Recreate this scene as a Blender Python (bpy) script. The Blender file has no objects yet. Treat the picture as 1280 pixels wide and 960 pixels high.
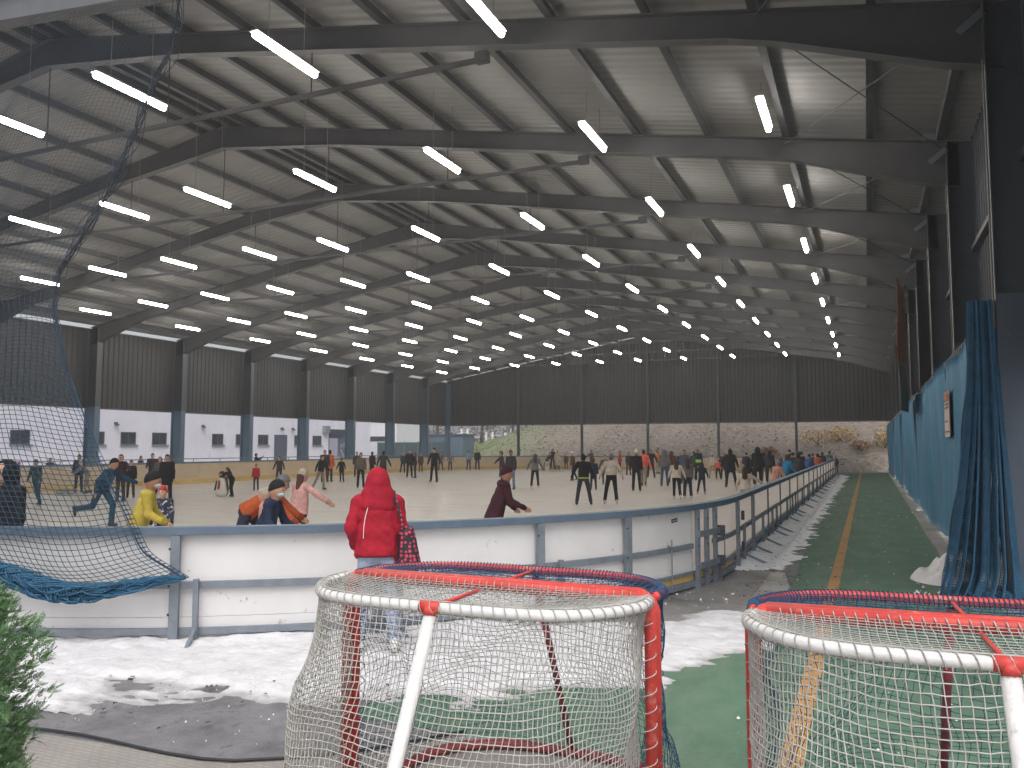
import bpy, math, random
import numpy as np
from mathutils import Vector
R = math.radians
SC = bpy.context.scene
COL = SC.collection
rng = random.Random(11)
npr = np.random.RandomState(4)

# ------------------------------------------------------------------ camera and daylight
cam = bpy.data.objects.new('camera', bpy.data.cameras.new('camera'))
COL.objects.link(cam)
cam.data.sensor_width = 36.0
cam.data.lens = 1021.3 / 1280 * 36
cam.data.clip_start, cam.data.clip_end = 0.05, 2000
cam.location = (0, 0, 1.9)
cam.rotation_mode = 'XYZ'
cam.rotation_euler = (R(90 + 4.39), 0, R(23.44))
SC.camera = cam

world = bpy.data.worlds.new('World')
SC.world = world
world.use_nodes = True
wt = world.node_tree
bg = wt.nodes['Background']
sky = wt.nodes.new('ShaderNodeTexSky')
sky.sky_type = 'NISHITA'
sky.sun_disc = False
SUN_EL, SUN_AZ = 58.0, 152.0       # behind the camera
sky.sun_elevation = R(SUN_EL)
sky.sun_rotation = R(SUN_AZ)
sky.dust_density = 5.0
sky.air_density = 1.0
hs = wt.nodes.new('ShaderNodeHueSaturation')
hs.inputs['Saturation'].default_value = 0.22
wt.links.new(sky.outputs[0], hs.inputs['Color'])
wt.links.new(hs.outputs[0], bg.inputs['Color'])
bg.inputs['Strength'].default_value = 0.15

sl = bpy.data.lights.new('overcast_sun', 'SUN')
sl.energy = 0.7
sl.angle = R(40)
sl.color = (1.0, 0.97, 0.94)
so = bpy.data.objects.new('overcast_sun', sl)
COL.objects.link(so)
az, el = R(SUN_AZ), R(SUN_EL)
sdir = Vector((math.sin(az) * math.cos(el), math.cos(az) * math.cos(el), math.sin(el)))
so.rotation_euler = sdir.to_track_quat('Z', 'Y').to_euler()
so.location = (0, -20, 40)

vs = SC.view_settings
vs.view_transform = 'Standard'
vs.look = 'None'
vs.exposure = 0.45
vs.gamma = 1.0
vs.use_curve_mapping = False
SC.cycles.use_denoising = True
SC.cycles.max_bounces = 6
SC.cycles.diffuse_bounces = 4
SC.cycles.sample_clamp_indirect = 6

# ------------------------------------------------------------------ materials
_M = {}
def mat(name, col, rough=0.7, metal=0.0, var=0.12, vscale=3.0, bump=0.0, bscale=20.0, emit=0.0, spec=0.4, dirt=None, stretch=None):
    """Principled surface whose colour wanders a little with noise; dirt = (colour, scale, threshold, softness)."""
    if name in _M:
        return _M[name]
    m = bpy.data.materials.new(name)
    m.use_nodes = True
    nt = m.node_tree
    b = nt.nodes['Principled BSDF']
    b.inputs['Roughness'].default_value = rough
    b.inputs['Metallic'].default_value = metal
    b.inputs['Specular IOR Level'].default_value = spec
    tc = nt.nodes.new('ShaderNodeTexCoord')
    src = tc.outputs['Object']
    if stretch:
        mp = nt.nodes.new('ShaderNodeMapping')
        mp.inputs['Scale'].default_value = stretch
        nt.links.new(src, mp.inputs['Vector'])
        src = mp.outputs[0]
    c = (*col, 1)
    if var > 0:
        n = nt.nodes.new('ShaderNodeTexNoise')
        n.inputs['Scale'].default_value = vscale
        n.inputs['Detail'].default_value = 6
        n.inputs['Roughness'].default_value = 0.65
        nt.links.new(src, n.inputs['Vector'])
        mr = nt.nodes.new('ShaderNodeMapRange')
        mr.inputs['From Min'].default_value = 0.3
        mr.inputs['From Max'].default_value = 0.7
        mr.inputs['To Min'].default_value = 1 - var
        mr.inputs['To Max'].default_value = 1 + var
        nt.links.new(n.outputs['Fac'], mr.inputs['Value'])
        vm = nt.nodes.new('ShaderNodeVectorMath')
        vm.operation = 'SCALE'
        vm.inputs[0].default_value = col
        nt.links.new(mr.outputs[0], vm.inputs['Scale'])
        out = vm.outputs['Vector']
    else:
        rgb = nt.nodes.new('ShaderNodeRGB')
        rgb.outputs[0].default_value = c
        out = rgb.outputs[0]
    if dirt:
        dc, dsc, th, so_ = dirt
        n2 = nt.nodes.new('ShaderNodeTexNoise')
        n2.inputs['Scale'].default_value = dsc
        n2.inputs['Detail'].default_value = 8
        n2.inputs['Roughness'].default_value = 0.7
        nt.links.new(src, n2.inputs['Vector'])
        mr2 = nt.nodes.new('ShaderNodeMapRange')
        mr2.inputs['From Min'].default_value = th
        mr2.inputs['From Max'].default_value = th + so_
        nt.links.new(n2.outputs['Fac'], mr2.inputs['Value'])
        mx = nt.nodes.new('ShaderNodeMix')
        mx.data_type = 'RGBA'
        nt.links.new(mr2.outputs[0], mx.inputs['Factor'])
        nt.links.new(out, mx.inputs[6])
        mx.inputs[7].default_value = (*dc, 1)
        out = mx.outputs[2]
    nt.links.new(out, b.inputs['Base Color'])
    if bump > 0:
        n3 = nt.nodes.new('ShaderNodeTexNoise')
        n3.inputs['Scale'].default_value = bscale
        n3.inputs['Detail'].default_value = 5
        nt.links.new(src, n3.inputs['Vector'])
        bp = nt.nodes.new('ShaderNodeBump')
        bp.inputs['Strength'].default_value = bump
        bp.inputs['Distance'].default_value = 0.02
        nt.links.new(n3.outputs['Fac'], bp.inputs['Height'])
        nt.links.new(bp.outputs[0], b.inputs['Normal'])
    if emit:
        b.inputs['Emission Color'].default_value = c
        b.inputs['Emission Strength'].default_value = emit
    _M[name] = m
    return m

def cloth(col):
    return mat('cloth_%02x%02x%02x' % tuple(int(255 * min(1, x) ** 0.45) for x in col), col, 0.85, var=0.26, vscale=7, bump=0.7, bscale=13, spec=0.2)

def ribbed(m, axis, period, strength):
    """add fine parallel ribs (profiled sheet) as a bump to a material"""
    nt = m.node_tree
    b = nt.nodes['Principled BSDF']
    tc = nt.nodes.new('ShaderNodeTexCoord')
    w = nt.nodes.new('ShaderNodeTexWave')
    w.wave_type = 'BANDS'
    w.bands_direction = axis
    w.wave_profile = 'SIN'
    w.inputs['Scale'].default_value = 2 * math.pi / period / 20
    nt.links.new(tc.outputs['Object'], w.inputs['Vector'])
    bp = nt.nodes.new('ShaderNodeBump')
    bp.inputs['Strength'].default_value = strength
    bp.inputs['Distance'].default_value = 0.05
    nt.links.new(w.outputs['Fac'], bp.inputs['Height'])
    nt.links.new(bp.outputs[0], b.inputs['Normal'])
    return m

# ------------------------------------------------------------------ mesh helpers
def link(o, parent=None):
    COL.objects.link(o)
    if parent is not None:
        o.parent = parent
    return o

def npobj(name, V, F, m, parent=None, smooth=False, mi=None):
    """object from vertex array and a face array (or list); m = material or list of materials, mi = face material index"""
    me = bpy.data.meshes.new(name)
    V = np.asarray(V, dtype=np.float32)
    if isinstance(F, np.ndarray):
        k = F.shape[1]
        me.vertices.add(len(V)); me.vertices.foreach_set('co', V.ravel())
        me.loops.add(F.size); me.loops.foreach_set('vertex_index', F.astype(np.int32).ravel())
        me.polygons.add(len(F)); me.polygons.foreach_set('loop_start', np.arange(0, F.size, k, dtype=np.int32))
        me.update(calc_edges=True); me.validate()
    else:
        me.from_pydata([tuple(map(float, v)) for v in V], [], F)
    for x in (m if isinstance(m, (list, tuple)) else [m]):
        me.materials.append(x)
    if mi is not None and len(me.polygons) == len(mi):
        me.polygons.foreach_set('material_index', np.asarray(mi, dtype=np.int32))
    if smooth:
        me.polygons.foreach_set('use_smooth', np.ones(len(me.polygons), dtype=bool))
    me.update()
    return link(bpy.data.objects.new(name, me), parent)

def tag(o, label=None, cat=None, group=None, kind=None):
    if label: o['label'] = label
    if cat: o['category'] = cat
    if group: o['group'] = group
    if kind: o['kind'] = kind
    return o

def empty(name, loc=(0, 0, 0), rz=0.0):
    o = bpy.data.objects.new(name, None)
    o.empty_display_size = 0.2
    o.location = loc
    o.rotation_euler = (0, 0, rz)
    return link(o)

def copy_thing(o, parent=None):
    c = o.copy()
    COL.objects.link(c)
    c.parent = parent
    for ch in list(o.children):
        copy_thing(ch, c)
    return c

class MB:
    def __init__(s):
        s.v, s.f, s.mi = [], [], []
        s.cur = 0
    def add(s, V, F):
        b = len(s.v)
        s.v.extend([tuple(p) for p in V])
        for f in F:
            s.f.append(tuple(b + i for i in f)); s.mi.append(s.cur)
    def box(s, lo, hi):
        x0, y0, z0 = lo; x1, y1, z1 = hi
        s.add([(x0, y0, z0), (x1, y0, z0), (x1, y1, z0), (x0, y1, z0), (x0, y0, z1), (x1, y0, z1), (x1, y1, z1), (x0, y1, z1)],
              [(0, 3, 2, 1), (4, 5, 6, 7), (0, 1, 5, 4), (1, 2, 6, 5), (2, 3, 7, 6), (3, 0, 4, 7)])
    def bar(s, a, b, w, h, up=(0, 0, 1)):
        """rectangular bar from a to b, w across, h along up"""
        a, b = Vector(a), Vector(b)
        d = (b - a).normalized()
        u = Vector(up)
        x = d.cross(u)
        if x.length < 1e-4:
            x = d.cross(Vector((1, 0, 0)))
        x.normalize(); u = x.cross(d).normalized()
        x *= w / 2; u *= h / 2
        s.add([a - x - u, a + x - u, a + x + u, a - x + u, b - x - u, b + x - u, b + x + u, b - x + u],
              [(0, 1, 2, 3), (7, 6, 5, 4), (0, 4, 5, 1), (1, 5, 6, 2), (2, 6, 7, 3), (3, 7, 4, 0)])
    def tube(s, pts, r, n=8, caps=True):
        pts = [Vector(p) for p in pts]
        rr = r if isinstance(r, (list, tuple)) else [r] * len(pts)
        V, F = [], []
        pu = None
        for i, p in enumerate(pts):
            d = (pts[min(i + 1, len(pts) - 1)] - pts[max(i - 1, 0)]).normalized()
            if pu is None:
                pu = d.cross(Vector((0.31, 0.17, 0.93)))
                if pu.length < 0.05: pu = d.cross(Vector((1, 0, 0)))
            pu = (pu - d * pu.dot(d)).normalized()
            w = d.cross(pu)
            for k in range(n):
                a = 2 * math.pi * k / n
                V.append(p + (pu * math.cos(a) + w * math.sin(a)) * rr[i])
        for i in range(len(pts) - 1):
            for k in range(n):
                F.append((i * n + k, i * n + (k + 1) % n, (i + 1) * n + (k + 1) % n, (i + 1) * n + k))
        if caps:
            F.append(tuple(range(n - 1, -1, -1)))
            F.append(tuple((len(pts) - 1) * n + k for k in range(n)))
        s.add(V, F)
    def prism(s, poly, off):
        """extrude a 3-D polygon by vector off"""
        n = len(poly)
        V = [Vector(p) for p in poly] + [Vector(p) + Vector(off) for p in poly]
        F = [tuple(range(n - 1, -1, -1)), tuple(range(n, 2 * n))]
        for i in range(n):
            F.append((i, (i + 1) % n, n + (i + 1) % n, n + i))
        s.add(V, F)
    def build(s, name, m, parent=None, smooth=False):
        ms = m if isinstance(m, (list, tuple)) else [m]
        return npobj(name, s.v, s.f, ms, parent, smooth, s.mi if len(ms) > 1 else None)

def wires(A, B, r, sides=3):
    """prisms along segments A->B (n,3)"""
    A = np.asarray(A, float); B = np.asarray(B, float)
    d = B - A
    L = np.linalg.norm(d, axis=1, keepdims=True)
    ok = L[:, 0] > 1e-5
    A, B, d, L = A[ok], B[ok], d[ok], L[ok]
    d /= L
    ref = np.where(np.abs(d[:, 2:3]) < 0.8, np.array([[0, 0, 1.0]]), np.array([[1.0, 0, 0]]))
    u = np.cross(d, ref); u /= np.linalg.norm(u, axis=1, keepdims=True)
    w = np.cross(d, u)
    n = len(A)
    rings = []
    for P in (A, B):
        for k in range(sides):
            a = 2 * math.pi * k / sides
            rings.append(P + (u * math.cos(a) + w * math.sin(a)) * r)
    V = np.stack(rings, 1).reshape(-1, 3)
    base = np.arange(n)[:, None] * (2 * sides)
    F = np.concatenate([base + np.array([[k, (k + 1) % sides, sides + (k + 1) % sides, sides + k]]) for k in range(sides)])
    return V, F

def net_wires(G, r, keep=None, diag=False):
    """wires of a net over a grid of points G (m,n,3)"""
    A = [G[:, :-1].reshape(-1, 3), G[:-1].reshape(-1, 3)]
    B = [G[:, 1:].reshape(-1, 3), G[1:].reshape(-1, 3)]
    if keep is not None:
        k1 = (keep[:, :-1] & keep[:, 1:]).ravel(); k2 = (keep[:-1] & keep[1:]).ravel()
        A = [A[0][k1], A[1][k2]]; B = [B[0][k1], B[1][k2]]
    return wires(np.concatenate(A), np.concatenate(B), r)

def snoise(P, sc=1.0, seed=0.0):
    """cheap smooth noise from sines, about -1..1, P (...,3)"""
    P = np.asarray(P, float) * sc + seed
    x, y, z = P[..., 0], P[..., 1], P[..., 2]
    return (np.sin(1.7 * x + 2.3 * np.sin(1.1 * y + seed)) + np.sin(2.1 * y + 1.9 * np.sin(1.3 * z + x)) + np.sin(1.9 * z + 2.1 * np.sin(0.9 * x + 1.2 * y))) / 3

# value noise on a 2-D lattice
_L = npr.rand(256, 256)
def vnoise(x, y, octv=4):
    x = np.asarray(x, float); y = np.asarray(y, float)
    tot = np.zeros_like(x); amp = 0.5; nrm = 0
    for o in range(octv):
        xi = np.floor(x).astype(int); yi = np.floor(y).astype(int)
        fx = x - xi; fy = y - yi
        fx = fx * fx * (3 - 2 * fx); fy = fy * fy * (3 - 2 * fy)
        a = _L[xi % 256, yi % 256]; b = _L[(xi + 1) % 256, yi % 256]
        c = _L[xi % 256, (yi + 1) % 256]; d = _L[(xi + 1) % 256, (yi + 1) % 256]
        tot += amp * ((a * (1 - fx) + b * fx) * (1 - fy) + (c * (1 - fx) + d * fx) * fy)
        nrm += amp
        x = x * 2.03 + 17.3; y = y * 2.03 + 5.1; amp *= 0.55
    return tot / nrm

# ------------------------------------------------------------------ implicit surfaces (bodies, clothes)
_CO = [(i, j, k) for i in (0, 1) for j in (0, 1) for k in (0, 1)]
_ED = [(a, b) for a in range(8) for b in range(a + 1, 8) if sum(abs(_CO[a][t] - _CO[b][t]) for t in range(3)) == 1]
def surface_net(D, lo, h):
    ins = D < 0
    nx, ny, nz = D.shape
    cnt = np.zeros((nx - 1, ny - 1, nz - 1), np.int8)
    for i, j, k in _CO:
        cnt += ins[i:nx - 1 + i, j:ny - 1 + j, k:nz - 1 + k]
    ids = np.argwhere((cnt > 0) & (cnt < 8))
    if len(ids) == 0:
        return None
    idx = -np.ones(cnt.shape, np.int64)
    idx[tuple(ids.T)] = np.arange(len(ids))
    P = np.zeros((len(ids), 3)); W = np.zeros((len(ids), 1))
    vals = [D[ids[:, 0] + i, ids[:, 1] + j, ids[:, 2] + k] for i, j, k in _CO]
    for a, b in _ED:
        da, db = vals[a], vals[b]
        m = (da < 0) != (db < 0)
        t = np.where(m, da / np.where(m, da - db, 1), 0)[:, None]
        p = np.array(_CO[a]) + (np.array(_CO[b]) - np.array(_CO[a])) * t
        P += np.where(m[:, None], p, 0); W += m[:, None]
    V = (ids + P / W) * h + lo
    Fs = []
    for ax in range(3):
        o1, o2 = [(1, 2), (2, 0), (0, 1)][ax]
        sl0 = [slice(None)] * 3; sl1 = [slice(None)] * 3
        sl0[ax] = slice(0, -1); sl1[ax] = slice(1, None)
        a, b = ins[tuple(sl0)], ins[tuple(sl1)]
        e = np.argwhere(a != b)
        e = e[(e[:, o1] > 0) & (e[:, o2] > 0) & (e[:, o1] < D.shape[o1] - 1) & (e[:, o2] < D.shape[o2] - 1)]
        if len(e) == 0: continue
        def cell(d1, d2):
            q = e.copy(); q[:, o1] -= d1; q[:, o2] -= d2
            return idx[tuple(q.T)]
        q = np.stack([cell(1, 1), cell(0, 1), cell(0, 0), cell(1, 0)], 1)
        flip = ~a[tuple(e.T)]
        q[flip] = q[flip][:, ::-1]
        Fs.append(q)
    F = np.concatenate(Fs)
    return V, F[(F >= 0).all(1)]

def sdf(P, prims, k):
    D = None
    for pr in prims:
        t = pr[0]
        if t == 'c':                      # tapered capsule; optional sideways axis and stretch
            _, a, b, ra, rb = pr[:5]
            a = np.asarray(a, float); b = np.asarray(b, float)
            ab = b - a
            q = np.clip(((P - a) @ ab) / max(ab @ ab, 1e-9), 0, 1)
            d = P - a - q[..., None] * ab
            if len(pr) > 5 and pr[5] is not None:
                ax = np.asarray(pr[5]); l = d @ ax
                d = d - ax * (l * (1 - 1 / pr[6]))[..., None]
            d = np.linalg.norm(d, axis=-1) - (ra + (rb - ra) * q)
        elif t == 'e':                    # ellipsoid with axes
            _, c, rad, M = pr
            q = (P - np.asarray(c)) @ np.asarray(M).T / np.asarray(rad)
            n = np.linalg.norm(q, axis=-1)
            d = (n - 1) * min(rad)
        if D is None:
            D = d
        else:
            hh = np.clip(0.5 + 0.5 * (D - d) / k, 0, 1)
            D = D * (1 - hh) + d * hh - k * hh * (1 - hh)
    return D

def implicit(name, prims, h, m, parent, k=0.03, cut=None, wrinkle=0.0, seed=0.0, mfun=None):
    lo = np.full(3, 1e9); hi = -lo
    for pr in prims:
        if pr[0] == 'c':
            r = max(pr[3], pr[4]) * (pr[6] if len(pr) > 6 and pr[5] is not None else 1)
            for q in (pr[1], pr[2]):
                lo = np.minimum(lo, np.asarray(q) - r); hi = np.maximum(hi, np.asarray(q) + r)
        else:
            r = max(pr[2])
            lo = np.minimum(lo, np.asarray(pr[1]) - r); hi = np.maximum(hi, np.asarray(pr[1]) + r)
    lo -= k * 0.6 + 2.2 * h + wrinkle; hi += k * 0.6 + 2.2 * h + wrinkle
    n = np.ceil((hi - lo) / h).astype(int) + 1
    ax = [lo[i] + h * np.arange(n[i]) for i in range(3)]
    P = np.stack(np.meshgrid(*ax, indexing='ij'), -1)
    D = sdf(P, prims, k)
    if wrinkle:
        D = D + wrinkle * (snoise(P, 16, seed) * 0.6 + snoise(P, 34, seed + 3) * 0.4)
    if cut is not None:
        D = np.maximum(D, cut(P))
    res = surface_net(D, lo, h)
    if res is None:
        return None
    mi = None
    if mfun is not None:
        mi = mfun(res[0][res[1]].mean(1))
    return npobj(name, res[0], res[1], m, parent, True, mi)
PEOPLE=[
('person in a long black coat close behind the blue net at the left edge', -8.25, 5.79, 1.73, -177, 'stand', (0.018, 0.018, 0.02), 3, (0.018, 0.018, 0.02), 'hood', (0.018, 0.018, 0.02), {}),
('red-hatted spectator whose head shows above the far boards behind the net', -33.3, 23.82, 1.2, -127, 'stand', (0.42, 0.025, 0.03), 1, (0.02, 0.028, 0.06), 'beanie', (0.42, 0.025, 0.03), {}),
('skater in a dark green jacket gliding upright behind the net by the cream boards', -24.57, 18.2, 1.48, -167, 'glide', (0.03, 0.055, 0.045), 1, (0.015, 0.05, 0.09), 'beanie', (0.03, 0.055, 0.045), {}),
('spectator in navy standing outside the far boards seen through the net', -33.4, 25.34, 1.39, -97, 'stand', (0.02, 0.028, 0.06), 1, (0.02, 0.028, 0.06), 'hair', (0.018, 0.018, 0.02), {}),
('slim skater in dark blue beside the crouching grey-jacketed one', -29.75, 23.89, 1.57, -147, 'stand', (0.025, 0.03, 0.05), 1, (0.018, 0.018, 0.02), 'hair', (0.018, 0.018, 0.02), {}),
('crouching skater in a grey jacket and pale trousers bent over a low sledge', -28.91, 23.62, 1.43, -207, 'push', (0.16, 0.16, 0.165), 0, (0.25, 0.22, 0.16), 'hat', (0.33, 0.33, 0.34), {}),
('skater in a blue-black jacket running with one leg kicked back behind the net', -16.39, 13.79, 1.74, -77, 'run', (0.015, 0.05, 0.09), 1, (0.015, 0.05, 0.09), 'beanie', (0.018, 0.018, 0.02), {}),
('person in a lime green cap looking over the far boards', -33.2, 28.37, 1.2, -177, 'stand', (0.04, 0.04, 0.045), 1, (0.04, 0.04, 0.045), 'beanie', (0.45, 0.6, 0.06), {}),
('tall skater in a dark maroon-black jacket with hands at the waist near the blue column', -23.29, 20.32, 1.62, -162, 'hips', (0.06, 0.02, 0.028), 1, (0.04, 0.04, 0.045), 'hair', (0.018, 0.018, 0.02), {}),
('bareheaded skater in a black jacket right beside the tall maroon-black one', -24.73, 22.02, 1.39, -147, 'stand', (0.018, 0.018, 0.02), 1, (0.04, 0.04, 0.045), 'hair', (0.08, 0.045, 0.03), {'face': 1}),
('spectator in dark navy with a topknot standing behind the far boards', -33.4, 30.29, 1.41, -77, 'stand', (0.025, 0.03, 0.05), 1, (0.02, 0.028, 0.06), 'hair', (0.018, 0.018, 0.02), {}),
('slim dark skater leaning at the left of the close black-clad group', -29.44, 27.37, 1.62, -137, 'lean', (0.04, 0.04, 0.045), 1, (0.018, 0.018, 0.02), 'hair', (0.08, 0.045, 0.03), {}),
('skater with long dark hair in the middle of the close black-clad group', -25.3, 23.88, 1.49, -147, 'stand', (0.12, 0.1, 0.09), 2, (0.018, 0.018, 0.02), 'longhair', (0.018, 0.018, 0.02), {}),
('largest skater in a long black coat in the close group by the dark column', -20.92, 20.05, 1.63, -147, 'stand', (0.018, 0.018, 0.02), 2, (0.018, 0.018, 0.02), 'hair', (0.018, 0.018, 0.02), {}),
('child in a mustard yellow hooded jacket and black beanie leaning on the near boards', -8.63, 7.81, 1.56, -52, 'lean', (0.42, 0.33, 0.06), 1, (0.04, 0.04, 0.045), 'beanie', (0.018, 0.018, 0.02), {'face': 1, 'hoodback': 1, 'small': 1, 'mask': 1}),
('small child in a red helmet and patterned navy suit beside the yellow-jacketed one', -10.61, 10.11, 1.21, -157, 'stand', (0.025, 0.03, 0.05), 1, (0.025, 0.03, 0.05), 'helmet', (0.42, 0.025, 0.03), {'face': 1, 'small': 1, 'speckle': 1}),
('woman in black bending behind a white penguin skating aid', -21.92, 24.14, 1.2, -187, 'push', (0.018, 0.018, 0.02), 1, (0.018, 0.018, 0.02), 'longhair', (0.018, 0.018, 0.02), {}),
('adult in an orange jacket and grey hat bending far over a small child', -8.51, 9.72, 1.75, -57, 'bend', (0.42, 0.09, 0.03), 1, (0.025, 0.03, 0.05), 'beanie', (0.16, 0.16, 0.165), {'hoodback': 1}),
('small child in a dusty pink coat held by the bending adult in orange', -8.0, 9.5, 1.26, -242, 'stand', (0.5, 0.26, 0.21), 2, (0.5, 0.26, 0.21), 'beanie', (0.42, 0.36, 0.28), {'small': 1}),
('child in red visible behind the back of the bending adult in orange', -24.13, 28.02, 1.13, -157, 'stand', (0.42, 0.025, 0.03), 1, (0.04, 0.04, 0.045), 'beanie', (0.42, 0.025, 0.03), {'small': 1}),
('person in a navy jacket and black beanie crouched low by the near boards', -6.68, 7.9, 1.48, -72, 'lean', (0.02, 0.028, 0.06), 1, (0.02, 0.028, 0.06), 'beanie', (0.018, 0.018, 0.02), {'face': 1, 'hoodback': 1, 'small': 1, 'mask': 1}),
('skater in a pale pink jacket and beige knitted hat with one arm held out', -8.5, 10.92, 1.52, -17, 'armout1', (0.6, 0.34, 0.31), 1, (0.018, 0.018, 0.02), 'beanie', (0.42, 0.36, 0.28), {'hairtail': 1}),
('spectator in black outside the far boards raising a phone in both hands', -33.4, 38.71, 1.49, -57, 'phone', (0.018, 0.018, 0.02), 1, (0.018, 0.018, 0.02), 'hair', (0.018, 0.018, 0.02), {}),
('small dark skater alone against the cream boards under the grey door', -27.13, 33.2, 1.4, -162, 'wide', (0.04, 0.04, 0.045), 1, (0.04, 0.04, 0.045), 'hair', (0.018, 0.018, 0.02), {}),
('skater in a black jacket and pale grey trousers turned sideways near the orange coat', -21.91, 29.57, 1.53, -97, 'glide', (0.018, 0.018, 0.02), 1, (0.25, 0.22, 0.16), 'beanie', (0.018, 0.018, 0.02), {}),
('spectator in dark clothes peeking from behind the orange coat', -26.08, 35.52, 1.71, -147, 'stand', (0.04, 0.04, 0.045), 1, (0.04, 0.04, 0.045), 'hair', (0.018, 0.018, 0.02), {}),
('skater in a bright orange coat by the far cream boards', -26.42, 36.42, 1.7, 3, 'stand', (0.6, 0.15, 0.03), 2, (0.018, 0.018, 0.02), 'hair', (0.018, 0.018, 0.02), {}),
('short black-coated skater with arms spread right of the orange coat', -25.82, 36.65, 1.28, -177, 'wide', (0.018, 0.018, 0.02), 2, (0.018, 0.018, 0.02), 'hair', (0.018, 0.018, 0.02), {}),
('skater in a brown-grey jacket and black trousers left of the red hood', -21.05, 31.36, 1.62, -147, 'stand', (0.12, 0.1, 0.09), 1, (0.018, 0.018, 0.02), 'hair', (0.08, 0.045, 0.03), {}),
('dark skater standing by the far boards left of the brown-grey jacket', -28.97, 42.72, 1.57, -157, 'stand', (0.04, 0.04, 0.045), 1, (0.018, 0.018, 0.02), 'hair', (0.018, 0.018, 0.02), {}),
('skater in a black padded jacket just above the left of the red hood', -27.37, 41.95, 1.58, -7, 'stand', (0.018, 0.018, 0.02), 1, (0.018, 0.018, 0.02), 'hair', (0.018, 0.018, 0.02), {}),
('broad skater in a charcoal jacket seen from behind above the red hood', -22.7, 35.82, 1.67, 13, 'wide', (0.04, 0.04, 0.045), 1, (0.018, 0.018, 0.02), 'hair', (0.018, 0.018, 0.02), {}),
('leftmost skater of the dark group leaning on the far cream boards', -30.2, 50.26, 1.5, -137, 'lean', (0.03, 0.055, 0.045), 1, (0.018, 0.018, 0.02), 'hair', (0.33, 0.33, 0.34), {}),
('tallest skater in black of the group by the far cream boards', -25.23, 42.74, 1.72, -147, 'stand', (0.018, 0.018, 0.02), 1, (0.018, 0.018, 0.02), 'hair', (0.018, 0.018, 0.02), {}),
('second black-clad skater of the far group turned to the tallest one', -24.92, 42.86, 1.53, -227, 'stand', (0.018, 0.018, 0.02), 1, (0.018, 0.018, 0.02), 'hair', (0.018, 0.018, 0.02), {}),
('skater in a brown coat with a fair hood at the right of the far group', -29.91, 52.25, 1.39, -157, 'stand', (0.08, 0.045, 0.03), 2, (0.08, 0.045, 0.03), 'hair', (0.3, 0.2, 0.1), {}),
('lone skater all in black standing sideways with hands held out in mid rink', -21.15, 38.41, 1.82, -177, 'wide', (0.018, 0.018, 0.02), 1, (0.018, 0.018, 0.02), 'beanie', (0.018, 0.018, 0.02), {}),
('child in a dark rose jacket behind the lone black skater', -30.4, 56.21, 1.42, -157, 'wide', (0.12, 0.1, 0.09), 1, (0.018, 0.018, 0.02), 'hair', (0.08, 0.045, 0.03), {'small': 1}),
('slim child in a light grey jacket with legs apart by the far boards', -29.69, 56.45, 1.36, -157, 'wide', (0.16, 0.16, 0.165), 1, (0.018, 0.018, 0.02), 'hair', (0.08, 0.045, 0.03), {'small': 1}),
('person in a blue-grey jacket leaning back on the far boards', -29.3, 58.86, 1.59, -127, 'stand', (0.22, 0.27, 0.36), 1, (0.02, 0.028, 0.06), 'hair', (0.08, 0.045, 0.03), {}),
('person in black standing beside the blue-grey jacket at the far boards', -28.63, 59.09, 1.66, -147, 'stand', (0.018, 0.018, 0.02), 1, (0.02, 0.028, 0.06), 'hair', (0.018, 0.018, 0.02), {}),
('skater in a dark dress with one arm stretched to the side', -16.65, 37.19, 1.66, -227, 'armout1', (0.04, 0.04, 0.045), 3, (0.04, 0.04, 0.045), 'hair', (0.08, 0.045, 0.03), {}),
('tall skater in a grey-black jacket and light jeans standing near the dark dress', -14.43, 33.18, 1.72, -177, 'stand', (0.04, 0.04, 0.045), 1, (0.22, 0.27, 0.36), 'beanie', (0.018, 0.018, 0.02), {}),
('hunched person in a maroon coat and dark cap passing close behind the near boards', -5.36, 11.73, 1.6, -52, 'lean', (0.06, 0.02, 0.028), 2, (0.025, 0.03, 0.05), 'beanie', (0.06, 0.02, 0.028), {'face': 1, 'hoodback': 1}),
('skater with long brown hair in a grey sweater and black trousers facing away', -13.7, 34.19, 1.57, 18, 'wide', (0.16, 0.16, 0.165), 1, (0.018, 0.018, 0.02), 'longhair', (0.08, 0.045, 0.03), {'wsk': 1}),
('small dark child holding a white penguin aid at the far boards', -23.39, 60.93, 1.51, -97, 'push', (0.04, 0.04, 0.045), 1, (0.04, 0.04, 0.045), 'hair', (0.018, 0.018, 0.02), {'small': 1}),
('dark-haired person between the penguin aids at the far boards', -23.76, 63.2, 1.7, -147, 'stand', (0.018, 0.018, 0.02), 1, (0.018, 0.018, 0.02), 'longhair', (0.018, 0.018, 0.02), {}),
('person in a long beige coat at the far boards by the penguin aids', -22.61, 61.2, 1.58, -167, 'stand', (0.42, 0.36, 0.28), 3, (0.04, 0.04, 0.045), 'hair', (0.08, 0.045, 0.03), {}),
('thin person in dark brown standing right of the beige coat', -22.71, 63.56, 1.31, -157, 'stand', (0.08, 0.045, 0.03), 2, (0.08, 0.045, 0.03), 'hair', (0.018, 0.018, 0.02), {}),
('skater in a white hat and brown jacket moving left past the hi-vis hem', -14.92, 42.92, 1.63, -227, 'glide', (0.08, 0.045, 0.03), 1, (0.018, 0.018, 0.02), 'beanie', (0.68, 0.66, 0.62), {}),
('skater in a black jacket with a lime hem strip standing with legs apart', -8.37, 25.06, 1.66, 23, 'wide', (0.018, 0.018, 0.02), 1, (0.04, 0.04, 0.045), 'hair', (0.018, 0.018, 0.02), {'hem': 'lime'}),
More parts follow.
